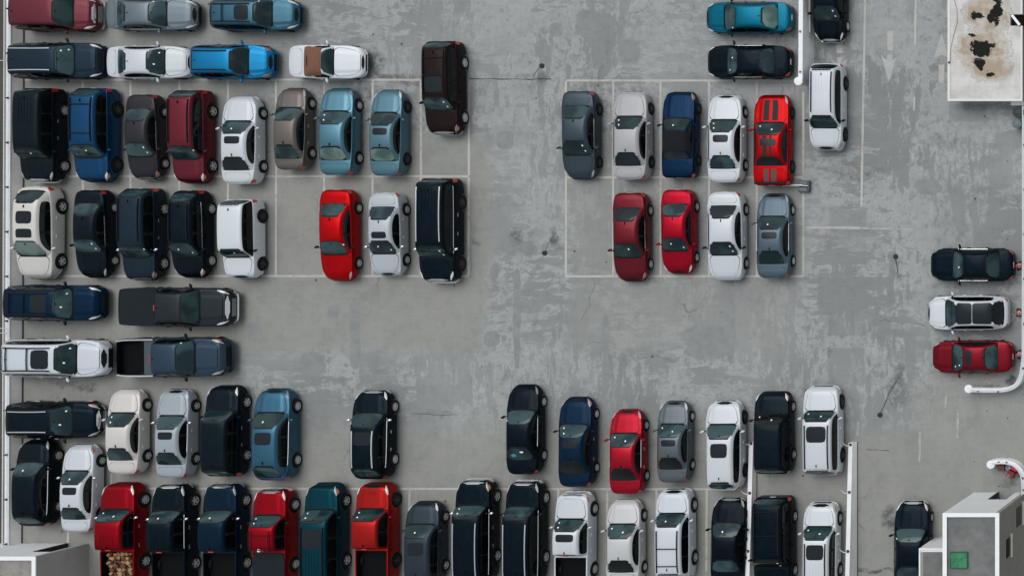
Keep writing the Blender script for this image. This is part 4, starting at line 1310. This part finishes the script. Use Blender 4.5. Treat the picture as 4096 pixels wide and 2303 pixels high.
# ---------------------------------------------------------------- parked vehicles: label, kind, category, body type, paint, x, y, heading (deg), length scale, width scale, options
def o_(**k):
    return k
CARS = [
    ('dark red minivan parked in the top left corner, above the slate estate car', 'minivan', 'minivan', 'van', (108, 48, 58), -24.799, 15.230, -0.3, 0.8544, 0.9634, o_(chrome=1, wg='d')),
    ('blue grey saloon in the top row between the red minivan and the blue estate', 'sedan', 'car', 'saloon', (118, 130, 139), -19.522, 15.179, 0.0, 0.9696, 0.9537, o_(chrome_line=1, dark_bumper=1)),
    ('steel blue estate car with roof bars and sunroof, third in the top row', 'estate_car', 'estate car', 'wagon', (64, 106, 126), -13.797, 15.163, -0.1, 0.9984, 0.9706, o_(rails=1, bars=(15.0,), sunroof=1, wg='d')),
    ('slate grey estate SUV with silver roof rails in the second row at the left wall', 'suv', 'SUV', 'suv', (50, 63, 76), -24.680, 12.598, 0.1, 1.0171, 1.0273, o_(rails='chrome', lamp='L')),
    ('white sedan nose to tail between the slate SUV and the bright blue SUV', 'sedan', 'car', 'sedan', (199, 206, 212), -19.676, 12.526, 0.1, 0.9648, 0.9932, o_()),
    ('bright sky blue crossover with a black windscreen surround in the second row', 'crossover', 'SUV', 'xover', (34, 128, 180), -15.073, 12.543, -0.4, 0.9593, 1.0137, o_(rails='b', wg='d', dots=0)),
    ('white two seat roadster with a brown canvas top', 'roadster', 'convertible', 'roadster', (206, 213, 219), -9.874, 12.551, -0.5, 0.9709, 1.0320, o_(soft='brown', two_door=1, wg='d', fin=0)),
    ('dark brown SUV with roof bars and red tail lamp standing out in the aisle', 'suv', 'SUV', 'suv', (54, 45, 46), -3.315, 11.106, -89.7, 1.0788, 0.9571, o_(rails=1, bars=(12.5, 16.0), sunroof=1, chrome=1)),
    ('black boxy SUV at the left wall, facing down, beside the blue SUV with roof bars', 'suv', 'SUV', 'bigsuv', (40, 49, 55), -25.594, 8.499, -90.2, 0.9701, 0.9300, o_(ribs=1, chrome=1, chrome_handles=1, wg='d')),
    ('mid blue SUV with black roof rails and cross bars in the left block', 'suv', 'SUV', 'suv', (26, 74, 116), -22.662, 8.501, -90.3, 1.0834, 0.9941, o_(rails=1, bars=(10.5, 16.2))),
    ('charcoal sedan between the blue SUV and the maroon SUV', 'sedan', 'car', 'sedan', (68, 68, 72), -19.962, 8.385, -89.5, 1.0090, 0.9301, o_(chrome_line=1, chrome=1)),
    ('maroon SUV with black roof rails in the left block', 'suv', 'SUV', 'suv', (112, 42, 54), -17.307, 8.413, -90.0, 1.0742, 0.9318, o_(rails=1)),
    ('white sedan with a dark sunroof and black rear window in the upper left block', 'sedan', 'car', 'saloon', (199, 206, 212), -14.579, 8.222, 90.3, 0.9803, 1.0327, o_(sunroof=1, rg='k')),
    ('taupe compact sedan between the white sedan and the two light blue sedans', 'sedan', 'car', 'compact', (114, 109, 106), -11.761, 8.832, 90.0, 1.0159, 0.9603, o_(chrome_handles=1)),
    ('light blue sedan with a plain roof, next to the taupe sedan', 'sedan', 'car', 'sedan', (90, 134, 152), -9.215, 8.688, 90.1, 1.0342, 1.0283, o_(rg='p')),
    ('light blue sedan with a dark sunroof, right of the plain light blue sedan', 'sedan', 'car', 'sedan', (90, 128, 144), -6.459, 8.621, 89.7, 1.0247, 0.9579, o_(sunroof=1, rg='p')),
    ('dark slate sedan at the left end of the right hand block', 'sedan', 'car', 'sedan', (70, 82, 92), 4.187, 8.506, -89.9, 1.0420, 1.0188, o_(wg='d', chrome_line=1)),
    ('silver sedan between the dark slate sedan and the navy convertible', 'sedan', 'car', 'saloon', (166, 167, 171), 7.056, 8.476, 90.4, 0.9846, 1.0227, o_(rg='k', wg='d', chrome_handles=1)),
    ('navy blue convertible with a black canvas top', 'convertible', 'convertible', 'coupe', (15, 46, 76), 9.724, 8.507, 90.0, 0.9611, 0.9485, o_(soft='black', two_door=1, wg='d', rg='k')),
    ('white sedan with a sunroof between the navy convertible and the striped red coupe', 'sedan', 'car', 'saloon', (199, 206, 212), 12.287, 8.299, 90.2, 0.9758, 1.0199, o_(sunroof=1, wg='d')),
    ('red muscle coupe with twin black stripes over hood and roof', 'coupe', 'car', 'coupe', (178, 8, 24), 14.866, 8.208, 90.2, 1.0105, 1.0399, o_(stripes=1, two_door=1, wg='d', rg='s', dark_rim=1, fin=0)),
    ('white SUV with a ribbed roof and dark rear glass below the tall ramp wall', 'suv', 'SUV', 'suv', (199, 206, 212), 17.922, 10.058, -90.4, 1.0016, 0.9451, o_(ribs=1, wg='d', rg='s', rails='w', mirror='t')),
    ('black crossover with bright headlights at the top edge beside the tall ramp wall', 'crossover', 'SUV', 'xover', (31, 41, 49), 18.050, 16.012, -89.7, 1.0110, 0.9464, o_(chrome=1)),
    ('teal sedan in the top row left of the tall ramp wall', 'sedan', 'car', 'compact', (12, 106, 132), 13.544, 15.004, 180.1, 1.0805, 0.9741, o_(rg='p', mirror='t')),
    ('black sedan just below the teal sedan', 'sedan', 'car', 'sedan', (34, 42, 50), 13.544, 12.559, 179.8, 1.0055, 1.0054, o_(chrome_line=1, mirror='t')),
    ('cream white crossover with two dark roof panels at the left wall', 'crossover', 'SUV', 'crossover', (204, 203, 199), -25.834, 3.089, -90.5, 1.0903, 1.0800, o_(sunroof=2, wg='p', dots=0)),
    ('black sedan right of the cream crossover with two roof panels', 'sedan', 'car', 'saloon', (38, 47, 54), -22.787, 3.034, -89.6, 0.9758, 0.9300, o_(chrome_line=1)),
    ('slate grey estate with long black roof rails in the lower left block', 'estate_car', 'estate car', 'suv', (50, 63, 75), -20.038, 2.991, -90.0, 1.0713, 0.9490, o_(rails=1, chrome=1, chrome_handles=1, mirror='chrome')),
    ('black crossover between the slate estate and the white SUV with black pillars', 'crossover', 'SUV', 'xover', (37, 46, 53), -17.382, 3.023, -89.8, 1.0447, 0.9583, o_(rails=1, chrome_line=1)),
    ('white off road SUV with a flat white roof on black pillars', 'suv', 'SUV', 'boxy', (206, 213, 219), -14.506, 2.749, -89.6, 0.9436, 0.9300, o_(black_pillar=1, wg='d', dark_bumper=1, mirror='t')),
    ('bright red sedan in the lower left block beside an empty bay', 'sedan', 'car', 'saloon', (188, 7, 24), -9.200, 2.956, -89.8, 1.0159, 0.9655, o_(mirror='t')),
    ('silver sedan with a sunroof between the bright red sedan and the large black SUV', 'sedan', 'car', 'sedan', (178, 186, 193), -6.517, 3.001, -89.6, 0.9869, 0.9719, o_(sunroof=1, wg='d', mirror='chrome')),
    ('large black SUV with bright roof rails ending the lower left block', 'suv', 'SUV', 'bigsuv', (32, 43, 52), -3.523, 3.235, -90.1, 1.0748, 0.9834, o_(rails='chrome', ribs=1, wg='d', chrome=1, chrome_handles=1, mirror='chrome', chrome_line=1)),
    ('dark maroon sedan with a navy tinted rear window, next to the empty bay', 'sedan', 'car', 'sedan', (114, 34, 44), 7.018, 2.857, -89.7, 1.0487, 1.0135, o_(wg='d', rg='k', chrome_line=1)),
    ('crimson sedan between the dark maroon sedan and the white sedan', 'sedan', 'car', 'sedan', (170, 24, 45), 9.639, 3.155, -90.1, 0.9963, 0.9683, o_(wg='d')),
    ('white sedan with a black rear window between the crimson sedan and the blue grey sedan', 'sedan', 'car', 'saloon', (199, 206, 212), 12.309, 2.901, -89.6, 0.9848, 1.0443, o_(wg='d', rg='k', mirror='t')),
    ('blue grey sedan with a sunroof at the lower right end of the right hand block', 'sedan', 'car', 'sedan', (92, 110, 122), 14.959, 2.911, 90.4, 1.0001, 1.0149, o_(sunroof=1, wg='d', rg='d', chrome_line=1)),
    ('navy SUV with roof panels and cross bars at the left wall below the two blocks', 'suv', 'SUV', 'suv', (17, 46, 70), -24.831, -0.796, -0.4, 1.0618, 1.0106, o_(rails=1, bars=(13.6, 16.6), sunroof=1)),
    ('charcoal pickup with a black bed cover and chrome nose', 'pickup_truck', 'pickup truck', 'pickup', (60, 66, 70), -18.082, -1.015, -0.4, 1.0318, 1.0495, o_(cover=1, chrome=1, wg='d', mirror='t', dots=0)),
    ('white SUV with roof rails and a dark sunroof at the left wall', 'suv', 'SUV', 'suv', (200, 208, 216), -24.748, -3.848, -0.3, 1.1577, 1.0800, o_(rails=1, bars=(12.9, 16.9), sunroof=1, chrome_handles=1, dark_bumper=1, wg='d')),
    ('slate pickup with an open black bed and bright bed rails', 'pickup_truck', 'pickup truck', 'pickup', (60, 77, 93), -18.303, -3.790, 0.5, 1.0090, 1.0658, o_(bedrail=1, bedpart=1, mirror='t')),
    ('black SUV with silver roof rails lying across the lower left corner bays', 'suv', 'SUV', 'xover', (36, 46, 54), -24.952, -7.276, -0.1, 1.1011, 1.0800, o_(rails='chrome', chrome=1, chrome_handles=1, mirror='t')),
    ('cream sedan above the red pickup, facing up', 'sedan', 'car', 'sedan', (203, 200, 197), -20.974, -7.931, 90.1, 0.9942, 0.9918, o_(chrome_handles=0)),
    ('silver sedan with a sunroof beside the cream sedan', 'sedan', 'car', 'saloon', (158, 167, 175), -18.250, -8.028, 89.8, 0.9732, 0.9597, o_(sunroof=1, rg='d', mirror='chrome', chrome_line=1)),
    ('black SUV between the silver sunroof sedan and the teal blue crossover', 'suv', 'SUV', 'suv', (38, 48, 55), -15.440, -7.889, 90.0, 1.0396, 0.9565, o_(chrome_handles=1)),
    ('steel blue crossover with a sunroof, facing up in the lower left', 'crossover', 'SUV', 'crossover', (62, 106, 132), -12.722, -8.092, 89.9, 1.0728, 1.0800, o_(sunroof=1, wg='d', chrome_line=1)),
    ('black crossover with bright roof rails standing alone in the lower bays', 'crossover', 'SUV', 'xover', (34, 44, 52), -7.290, -8.092, 89.9, 1.0557, 1.0800, o_(rails='chrome', chrome=1, chrome_line=1, chrome_handles=1, mirror='chrome', sunroof=1)),
    ('black sedan with a bright turquoise patch in its rear window', 'sedan', 'car', 'sedan', (34, 42, 50), 1.100, -7.820, 90.1, 1.0513, 0.9887, o_(chrome_line=1, rg='d', turq=1)),
    ('navy sedan with a sunroof left of the crimson sedan in the lower row', 'sedan', 'car', 'saloon', (14, 46, 70), 4.015, -8.503, 90.1, 0.9858, 0.9910, o_(sunroof=1, rg='s', chrome_handles=1)),
    ('crimson sedan facing up in the lower row between the navy and grey sedans', 'sedan', 'car', 'sedan', (168, 32, 48), 6.808, -9.046, 90.4, 0.9877, 0.9997, o_(rg='s', chrome_handles=1, chrome_line=1)),
    ('grey sedan with a sunroof in the lower row between the crimson sedan and white crossover', 'sedan', 'car', 'sedan', (104, 113, 119), 9.407, -8.495, 90.2, 0.9505, 0.9544, o_(sunroof=1, rg='s')),
    ('white crossover with a sunroof left of the ramp wall', 'crossover', 'SUV', 'wagon', (199, 206, 212), 12.245, -8.688, 90.4, 1.0306, 1.0763, o_(sunroof=1)),
    ('black boxy SUV between the ramp walls, left of the white SUV', 'suv', 'SUV', 'suv', (36, 46, 53), 14.943, -7.990, 90.4, 0.9419, 1.0123, o_(ribs=1, wg='s')),
    ('white SUV with a dark sunroof and red tail lamps at the head of the ramp', 'suv', 'SUV', 'boxy', (199, 206, 212), 17.661, -7.867, 90.5, 1.0544, 1.0490, o_(sunroof=1, rails='w', wg='d', dark_rim=1)),
    ('black crossover at the left wall above the shed', 'crossover', 'SUV', 'xover', (36, 46, 53), -25.930, -10.764, 90.2, 1.0224, 0.9881, o_(chrome_line=1)),
    ('white sedan with a sunroof beside the black crossover above the shed', 'sedan', 'car', 'saloon', (199, 206, 212), -23.505, -11.065, 89.7, 0.9642, 0.9408, o_(sunroof=1, rg='d', mirror='chrome')),
    ('red pickup carrying a load of cut firewood', 'pickup_truck', 'pickup truck', 'crew', (148, 18, 32), -21.115, -13.656, 90.4, 0.9661, 0.9588, o_(chrome_handles=1, mirror='chrome', ribs=1, wg='w')),  # red darkened, dark tree reflections put into the paint colour
    ('black pickup right of the red firewood pickup', 'pickup_truck', 'pickup truck', 'crew', (34, 44, 52), -18.307, -13.751, 90.5, 0.9831, 0.9300, o_(chrome=1, chrome_handles=1, mirror='chrome', chrome_line=1, ribs=1)),
    ('navy pickup between the black pickup and the red pickup with a roof rack', 'pickup_truck', 'pickup truck', 'crew', (15, 42, 60), -15.473, -13.728, 90.4, 0.9831, 0.9460, o_(chrome=1, chrome_handles=1, mirror='chrome')),
    ('red pickup with a black roof rack and grey bed box', 'pickup_truck', 'pickup truck', 'pickup', (152, 14, 32), -12.741, -13.867, 90.1, 0.9322, 0.9300, o_(rack=1, cover=1, chrome=1, mirror='t', wg='w')),  # paint tone lowered to stand in for trees reflected in the roof
    ('deep teal SUV with a sunroof in the bottom row', 'suv', 'SUV', 'bigsuv', (9, 66, 80), -9.894, -13.623, 90.2, 1.0377, 0.9300, o_(sunroof=1, rails=1, ribs=1)),  # teal deepened, the roof's tree reflection is in the paint colour
    ('orange red pickup with a hood scoop and open bed', 'pickup_truck', 'pickup truck', 'crew', (172, 38, 36), -7.071, -13.606, 89.7, 0.9492, 0.9300, o_(scoop=1, wg='d')),
    ('small dark grey crossover between the orange red pickup and the black SUVs', 'crossover', 'SUV', 'wagon', (66, 76, 84), -4.400, -14.098, 90.3, 0.9474, 1.0299, o_(sunroof=1)),
    ('large black SUV with silver roof rails right of the small grey crossover', 'suv', 'SUV', 'bigsuv', (33, 43, 50), -1.541, -13.379, 90.1, 1.0377, 0.9599, o_(rails='chrome', chrome=1, chrome_line=1, chrome_handles=1, mirror='chrome')),
    ('large black SUV with silver roof rails beside the white pickup, bottom row', 'suv', 'SUV', 'bigsuv', (33, 43, 50), 1.199, -13.445, 89.8, 1.0377, 0.9339, o_(rails='chrome', chrome=1, chrome_line=1, mirror='t')),
    ('white pickup with a sunroof and dark open bed', 'pickup_truck', 'pickup truck', 'pickup', (199, 206, 212), 3.929, -14.116, 89.6, 0.9492, 0.9300, o_(sunroof=1, ribs=1, chrome=1)),
    ('pale silver sedan between the white pickup and the white SUV with roof bars', 'sedan', 'car', 'sedan', (190, 192, 194), 6.664, -14.087, 90.4, 1.0108, 1.0360, o_(rg='s')),
    ('white SUV with black roof rails and cross bars in the bottom row', 'suv', 'SUV', 'suv', (200, 207, 214), 9.479, -13.589, 90.5, 1.0316, 0.9799, o_(rails=1, bars=(12.6, 16.2))),
    ('black sedan in the bottom row against the left ramp wall', 'sedan', 'car', 'sedan', (31, 40, 48), 12.460, -14.026, 89.6, 1.0323, 1.0485, o_(chrome=1)),
    ('black SUV with a roof rack facing down between the ramp walls', 'suv', 'SUV', 'bigsuv', (32, 42, 50), 14.977, -14.016, -89.7, 0.9434, 1.0163, o_(rails=1, bars=(12.6, 16.8), ribs=1, wg='s')),
    ('white SUV with a sunroof and ribbed roof between the ramp walls', 'suv', 'SUV', 'suv', (205, 212, 217), 17.589, -14.292, 89.9, 1.0105, 0.9674, o_(sunroof=1, ribs=1, rails='w', wg='d')),
    ('black sedan beside the annex of the stair building', 'sedan', 'car', 'saloon', (32, 43, 52), 22.629, -14.254, 89.7, 0.9899, 1.0486, o_(chrome=1)),
    ('black sedan uppermost of the three cars at the right edge', 'sedan', 'car', 'saloon', (34, 43, 52), 25.931, 1.315, 179.8, 0.9372, 0.9841, o_(chrome_line=1, rg='d')),
    ('white crossover with a full black glass roof at the right edge', 'crossover', 'SUV', 'crossover', (206, 213, 219), 25.716, -1.338, 180.3, 0.9659, 1.0060, o_(sunroof=3, rg='s')),
    ('maroon sedan with a sunroof lowest of the three cars at the right edge', 'sedan', 'car', 'sedan', (124, 22, 36), 25.960, -3.786, 180.4, 0.9660, 0.9915, o_(sunroof=1, dark_bumper=0)),
]
_OM = {'chrome': CHROME, 't': TRIM}
ROOTS = {}
for (label, name, cat, t, col, x, y, deg, sl, sw, op) in CARS:
    op = dict(op)
    if op.get('soft'): op['soft'] = SOFT_BROWN if op['soft'] == 'brown' else SOFT_BLACK
    if 'mirror' in op: op['mirror'] = _OM[op['mirror']]
    if op.get('lamp') == 'L': op['lamp'] = LAMP
    if 'dots' not in op: op['dots'] = 1 + int(abs(x * 7 + y * 3)) % 4
    op['spokes'] = (5, 6, 7)[int(abs(x * 5 + y)) % 3]
    r = make_car(name, cat, label, t, col, x, y, R(deg), sl, sw, op)
    ROOTS[label] = (r, t, sl, sw)
    g = geo(t)
    if op.get('turq'):
        put(t, 'window_shade', spatch(g, 21.8, 23.6, .14, .38, .010, 3, 3, .3), [pmat('turquoise_cloth', (.02, .26, .31), .7)], r)
        put(t, 'window_card', spatch(g, 20.3, 21.2, -.25, -.05, .010, 2, 2, .3), [GLINT_CARD], r)
    if op.get('rack'):
        for sg in (1, -1):
            put(t, 'rack_side:%d' % sg, lambda mb, sg=sg: mb.tube([tuple(g.S(9.5 + k, .47 * sg, .10)) for k in range(10)], .03, 6), [TRIM], r)
        for s in (11.5, 17.6):
            put(t, 'rack_bar:%s' % s, lambda mb, s=s: mb.tube([tuple(g.S(s, v * .1, .10)) for v in range(-5, 6)], .03, 6), [TRIM], r)
        put(t, 'roof_lamp', lambda mb: mb.lathe(tuple(g.S(18.2, .03, .02)), [(.10, 0), (.10, .05), (.06, .09), (0, .10)], 14), [GLINT_CARD], r)
        b0, b1 = TYPES[t]['bed']
        put(t, 'bed_box', lambda mb: mb.box((g.X((b0 + b1) / 2 + .03), 0, 1.28), (1.35, 1.45, .22), 0, 0, .94), [pmat('grey_plastic_box', (.020, .026, .033), .5)], r)

# cut firewood in the red pickup's bed
r, t, sl, sw = ROOTS['red pickup carrying a load of cut firewood']
g = geo(t); b0, b1 = TYPES[t]['bed']
wood = [pmat('split_wood_%s' % n, c, .8, noise=.35, nscale=14) for n, c in (('pale', (.36, .22, .11)), ('tan', (.25, .13, .06)), ('brown', (.11, .042, .028)))]
rng = random.Random(4)
ca, sa = math.cos(r.rotation_euler.z), math.sin(r.rotation_euler.z)
fl = TYPES[t]['floor']
for i in range(9):
    for j in range(6):
        for lay in range(2):
            if lay and rng.random() < .45: continue
            lx = (g.X(b0 + .03) - i * .215 - rng.uniform(0, .06)) * sl; ly = (-.50 + j * .22 + rng.uniform(-.03, .03)) * sw
            mb = MB(); mb.box((0, 0, 0), (rng.uniform(.14, .24), rng.uniform(.13, .20), .16), 0, 0, rng.uniform(.82, 1))
            o = mb.build('firewood_block', rng.choice(wood), None, loc=(r.location.x + lx * ca - ly * sa, r.location.y + lx * sa + ly * ca, fl + .085 + lay * .17))
            o.rotation_euler = (rng.uniform(-.1, .1), rng.uniform(-.1, .1), rng.uniform(0, 3.14))
            tag(o, 'split firewood block heaped in the bed of the red pickup', 'firewood', 'firewood blocks in the red pickup')

# ---------------------------------------------------------------- small things on the deck
# bins
def bin_(label, sx, sy, rad, h, mats, lidr):
    p = at(sx, sy, h)
    root = empty('waste_bin', (p[0], p[1], 0)); tag(root, label, 'bin')
    mb = MB(); mb.lathe((0, 0, 0), [(rad * .82, 0), (rad * .96, h - .06), (rad * .96, h - .05)], 24); mb.build('bin_body', mats[0], root, smooth=40)
    mb = MB(); mb.lathe((0, 0, h - .05), [(rad, -.04), (rad, .01), (rad * .92, .04), (rad * .70, .045), (rad * .66, .02), (rad * .5, .022), (rad * .46, .05), (0, .06)], 28); mb.build('bin_lid', mats[1], root, smooth=30)
    return root
bin_('round black waste bin by the right parapet under the hut', 4072, 449, .32, .9, (pmat('black_bin', (.006, .010, .012), .5), pmat('black_bin_lid', (.010, .016, .018), .5)), .3)
bin_('round blue grey waste bin next to the black one', 4067, 496, .25, .85, (pmat('blue_bin', (.05, .075, .095), .5), pmat('blue_bin_lid', (.085, .125, .155), .45)), .25)
# traffic cones behind the three cars at the right edge
orange = pmat('cone_orange', (.62, .07, .035), .5, noise=.1); refl = pmat('cone_band', (.72, .74, .74), .4); blackr = pmat('black_rubber', (.010, .011, .012), .8)
for sx, sy, lb in ((4081, 1062, 'black sedan'), (4081, 1251, 'white crossover'), (4082, 1415, 'maroon sedan')):
    p = at(sx, sy)
    root = empty('traffic_cone', p, random.uniform(-.4, .4)); tag(root, 'orange traffic cone with black base behind the %s at the right edge' % lb, 'traffic cone', 'traffic cones at the right edge')
    mb = MB(); mb.box((0, 0, .03), (.46, .46, .06), 0, 0, .92); mb.build('cone_base', blackr, root)
    mb = MB(); mb.lathe((0, 0, 0), [(.17, .06), (.045, .92), (.02, .93)], 16); mb.build('cone_body', orange, root, smooth=40)
    mb = MB(); mb.lathe((0, 0, 0), [(.137, .34), (.109, .52)], 16); mb.build('cone_band', refl, root, smooth=40)
    mb = MB(); mb.lathe((0, 0, 0), [(.089, .65), (.073, .75)], 16); mb.build('cone_band', refl, root, smooth=40)
# boxes in the hook of the lower right parapet
dred = pmat('dark_red_plastic', (.115, .008, .012), .5, noise=.15); bred = pmat('bright_red_plastic', (.48, .012, .018), .4)
def crate(label, sx, sy, s, rz, mat, lidm=None, ring=False):
    p = at(sx, sy, s[2])
    root = empty('box', (p[0], p[1], 0), rz); tag(root, label, 'box')
    mb = MB(); mb.box((0, 0, s[2] / 2 - .03), (s[0], s[1], s[2] - .06), 0, 0, 1.04); mb.build('box_body', mat, root)
    mb = MB(); mb.box((0, 0, s[2] - .03), (s[0] + .05, s[1] + .05, .055), 0, 0, .95); mb.build('box_lid', lidm or mat, root)
    if ring:
        mb = MB(); mb.tube([(s[0] * -.18 + .07 * math.cos(a * .7), -.10 + .07 * math.sin(a * .7), s[2] + .005) for a in range(10)], .014, 5); mb.build('box_handle', pmat('pink_cord', (.6, .35, .32), .7), root)
    return root
crate('dark red box tucked against the hooked parapet, left of the others', 4003, 1871, (.34, .26, .5), .04, dred)
crate('dark red box with a pale ring on its lid, standing clear of the hooked parapet', 4040, 1897, (.34, .36, .5), -.42, dred, None, True)
crate('bright red box in the bend of the hooked parapet', 4056, 1872, (.34, .22, .45), -.45, bred)
p = at(4031, 1869, .4)
root = empty('bucket', (p[0], p[1], 0)); tag(root, 'small white and teal bucket between the red boxes', 'bucket')
mb = MB(); mb.lathe((0, 0, 0), [(.10, 0), (.13, .36), (.14, .37), (.12, .38), (.10, .10), (0, .09)], 18); mb.build('bucket_body', pmat('pale_blue_plastic', (.50, .66, .70), .4), root, smooth=40)
mb = MB(); mb.tube([(.12 * math.cos(a * .35), .05 + .02 * a / 9, .38 + .09 * math.sin(a * .35)) for a in range(10)], .012, 5); mb.build('bucket_handle', pmat('teal_plastic', (.02, .20, .25), .4), root)
p = at(4080, 1893)
root = empty('traffic_cone', p, .3); tag(root, 'red and white cone leaning in the bend of the hooked parapet beside the boxes', 'traffic cone', 'traffic cones at the right edge')
mb = MB(); mb.box((0, 0, .02), (.30, .30, .04), 0, 0, .95); mb.build('cone_base', dred, root)
mb = MB(); mb.lathe((0, 0, 0), [(.12, .04), (.035, .50), (.015, .51)], 14); mb.build('cone_body', orange, root, smooth=40)
mb = MB(); mb.lathe((0, 0, 0), [(.095, .20), (.075, .30)], 14); mb.build('cone_band', refl, root, smooth=40)
# white pole with two dark heads of unknown use beside the striped coupe
p = at(3210, 744, .25)
root = empty('twin_head_pole', (p[0], p[1], 0)); tag(root, 'white pole with two dark grey heads lying behind the striped red coupe', 'twin_head_pole')
a = at(3130, 742, .28)
mb = MB(); mb.tube([(a[0] - p[0], a[1] - p[1], .28), (-.15, .05, .29), (.32, .02, .27)], .045, 8); mb.build('pole', pmat('white_pole', (.74, .76, .77), .45), root, smooth=50)
gm_ = pmat('dark_grey_housing', (.040, .052, .060), .5); gl_ = pmat('grey_plate', (.085, .11, .125), .35)
for yy, ln in ((.17, .66), (-.20, .62)):
    mb = MB(); mb.box((.05, yy, .20), (ln, .30, .24), 0, -.04, .86); hd = mb.build('dark_head', gm_, root)
    mb = MB(); mb.box((.06, yy + .01, .324), (ln * .66, .17, .02), 0, -.04); mb.build('head_plate', gl_, hd)
mb = MB(); mb.box((.36, -.01, .20), (.06, .60, .22), 0, -.04); mb.build('bracket', gm_, root)
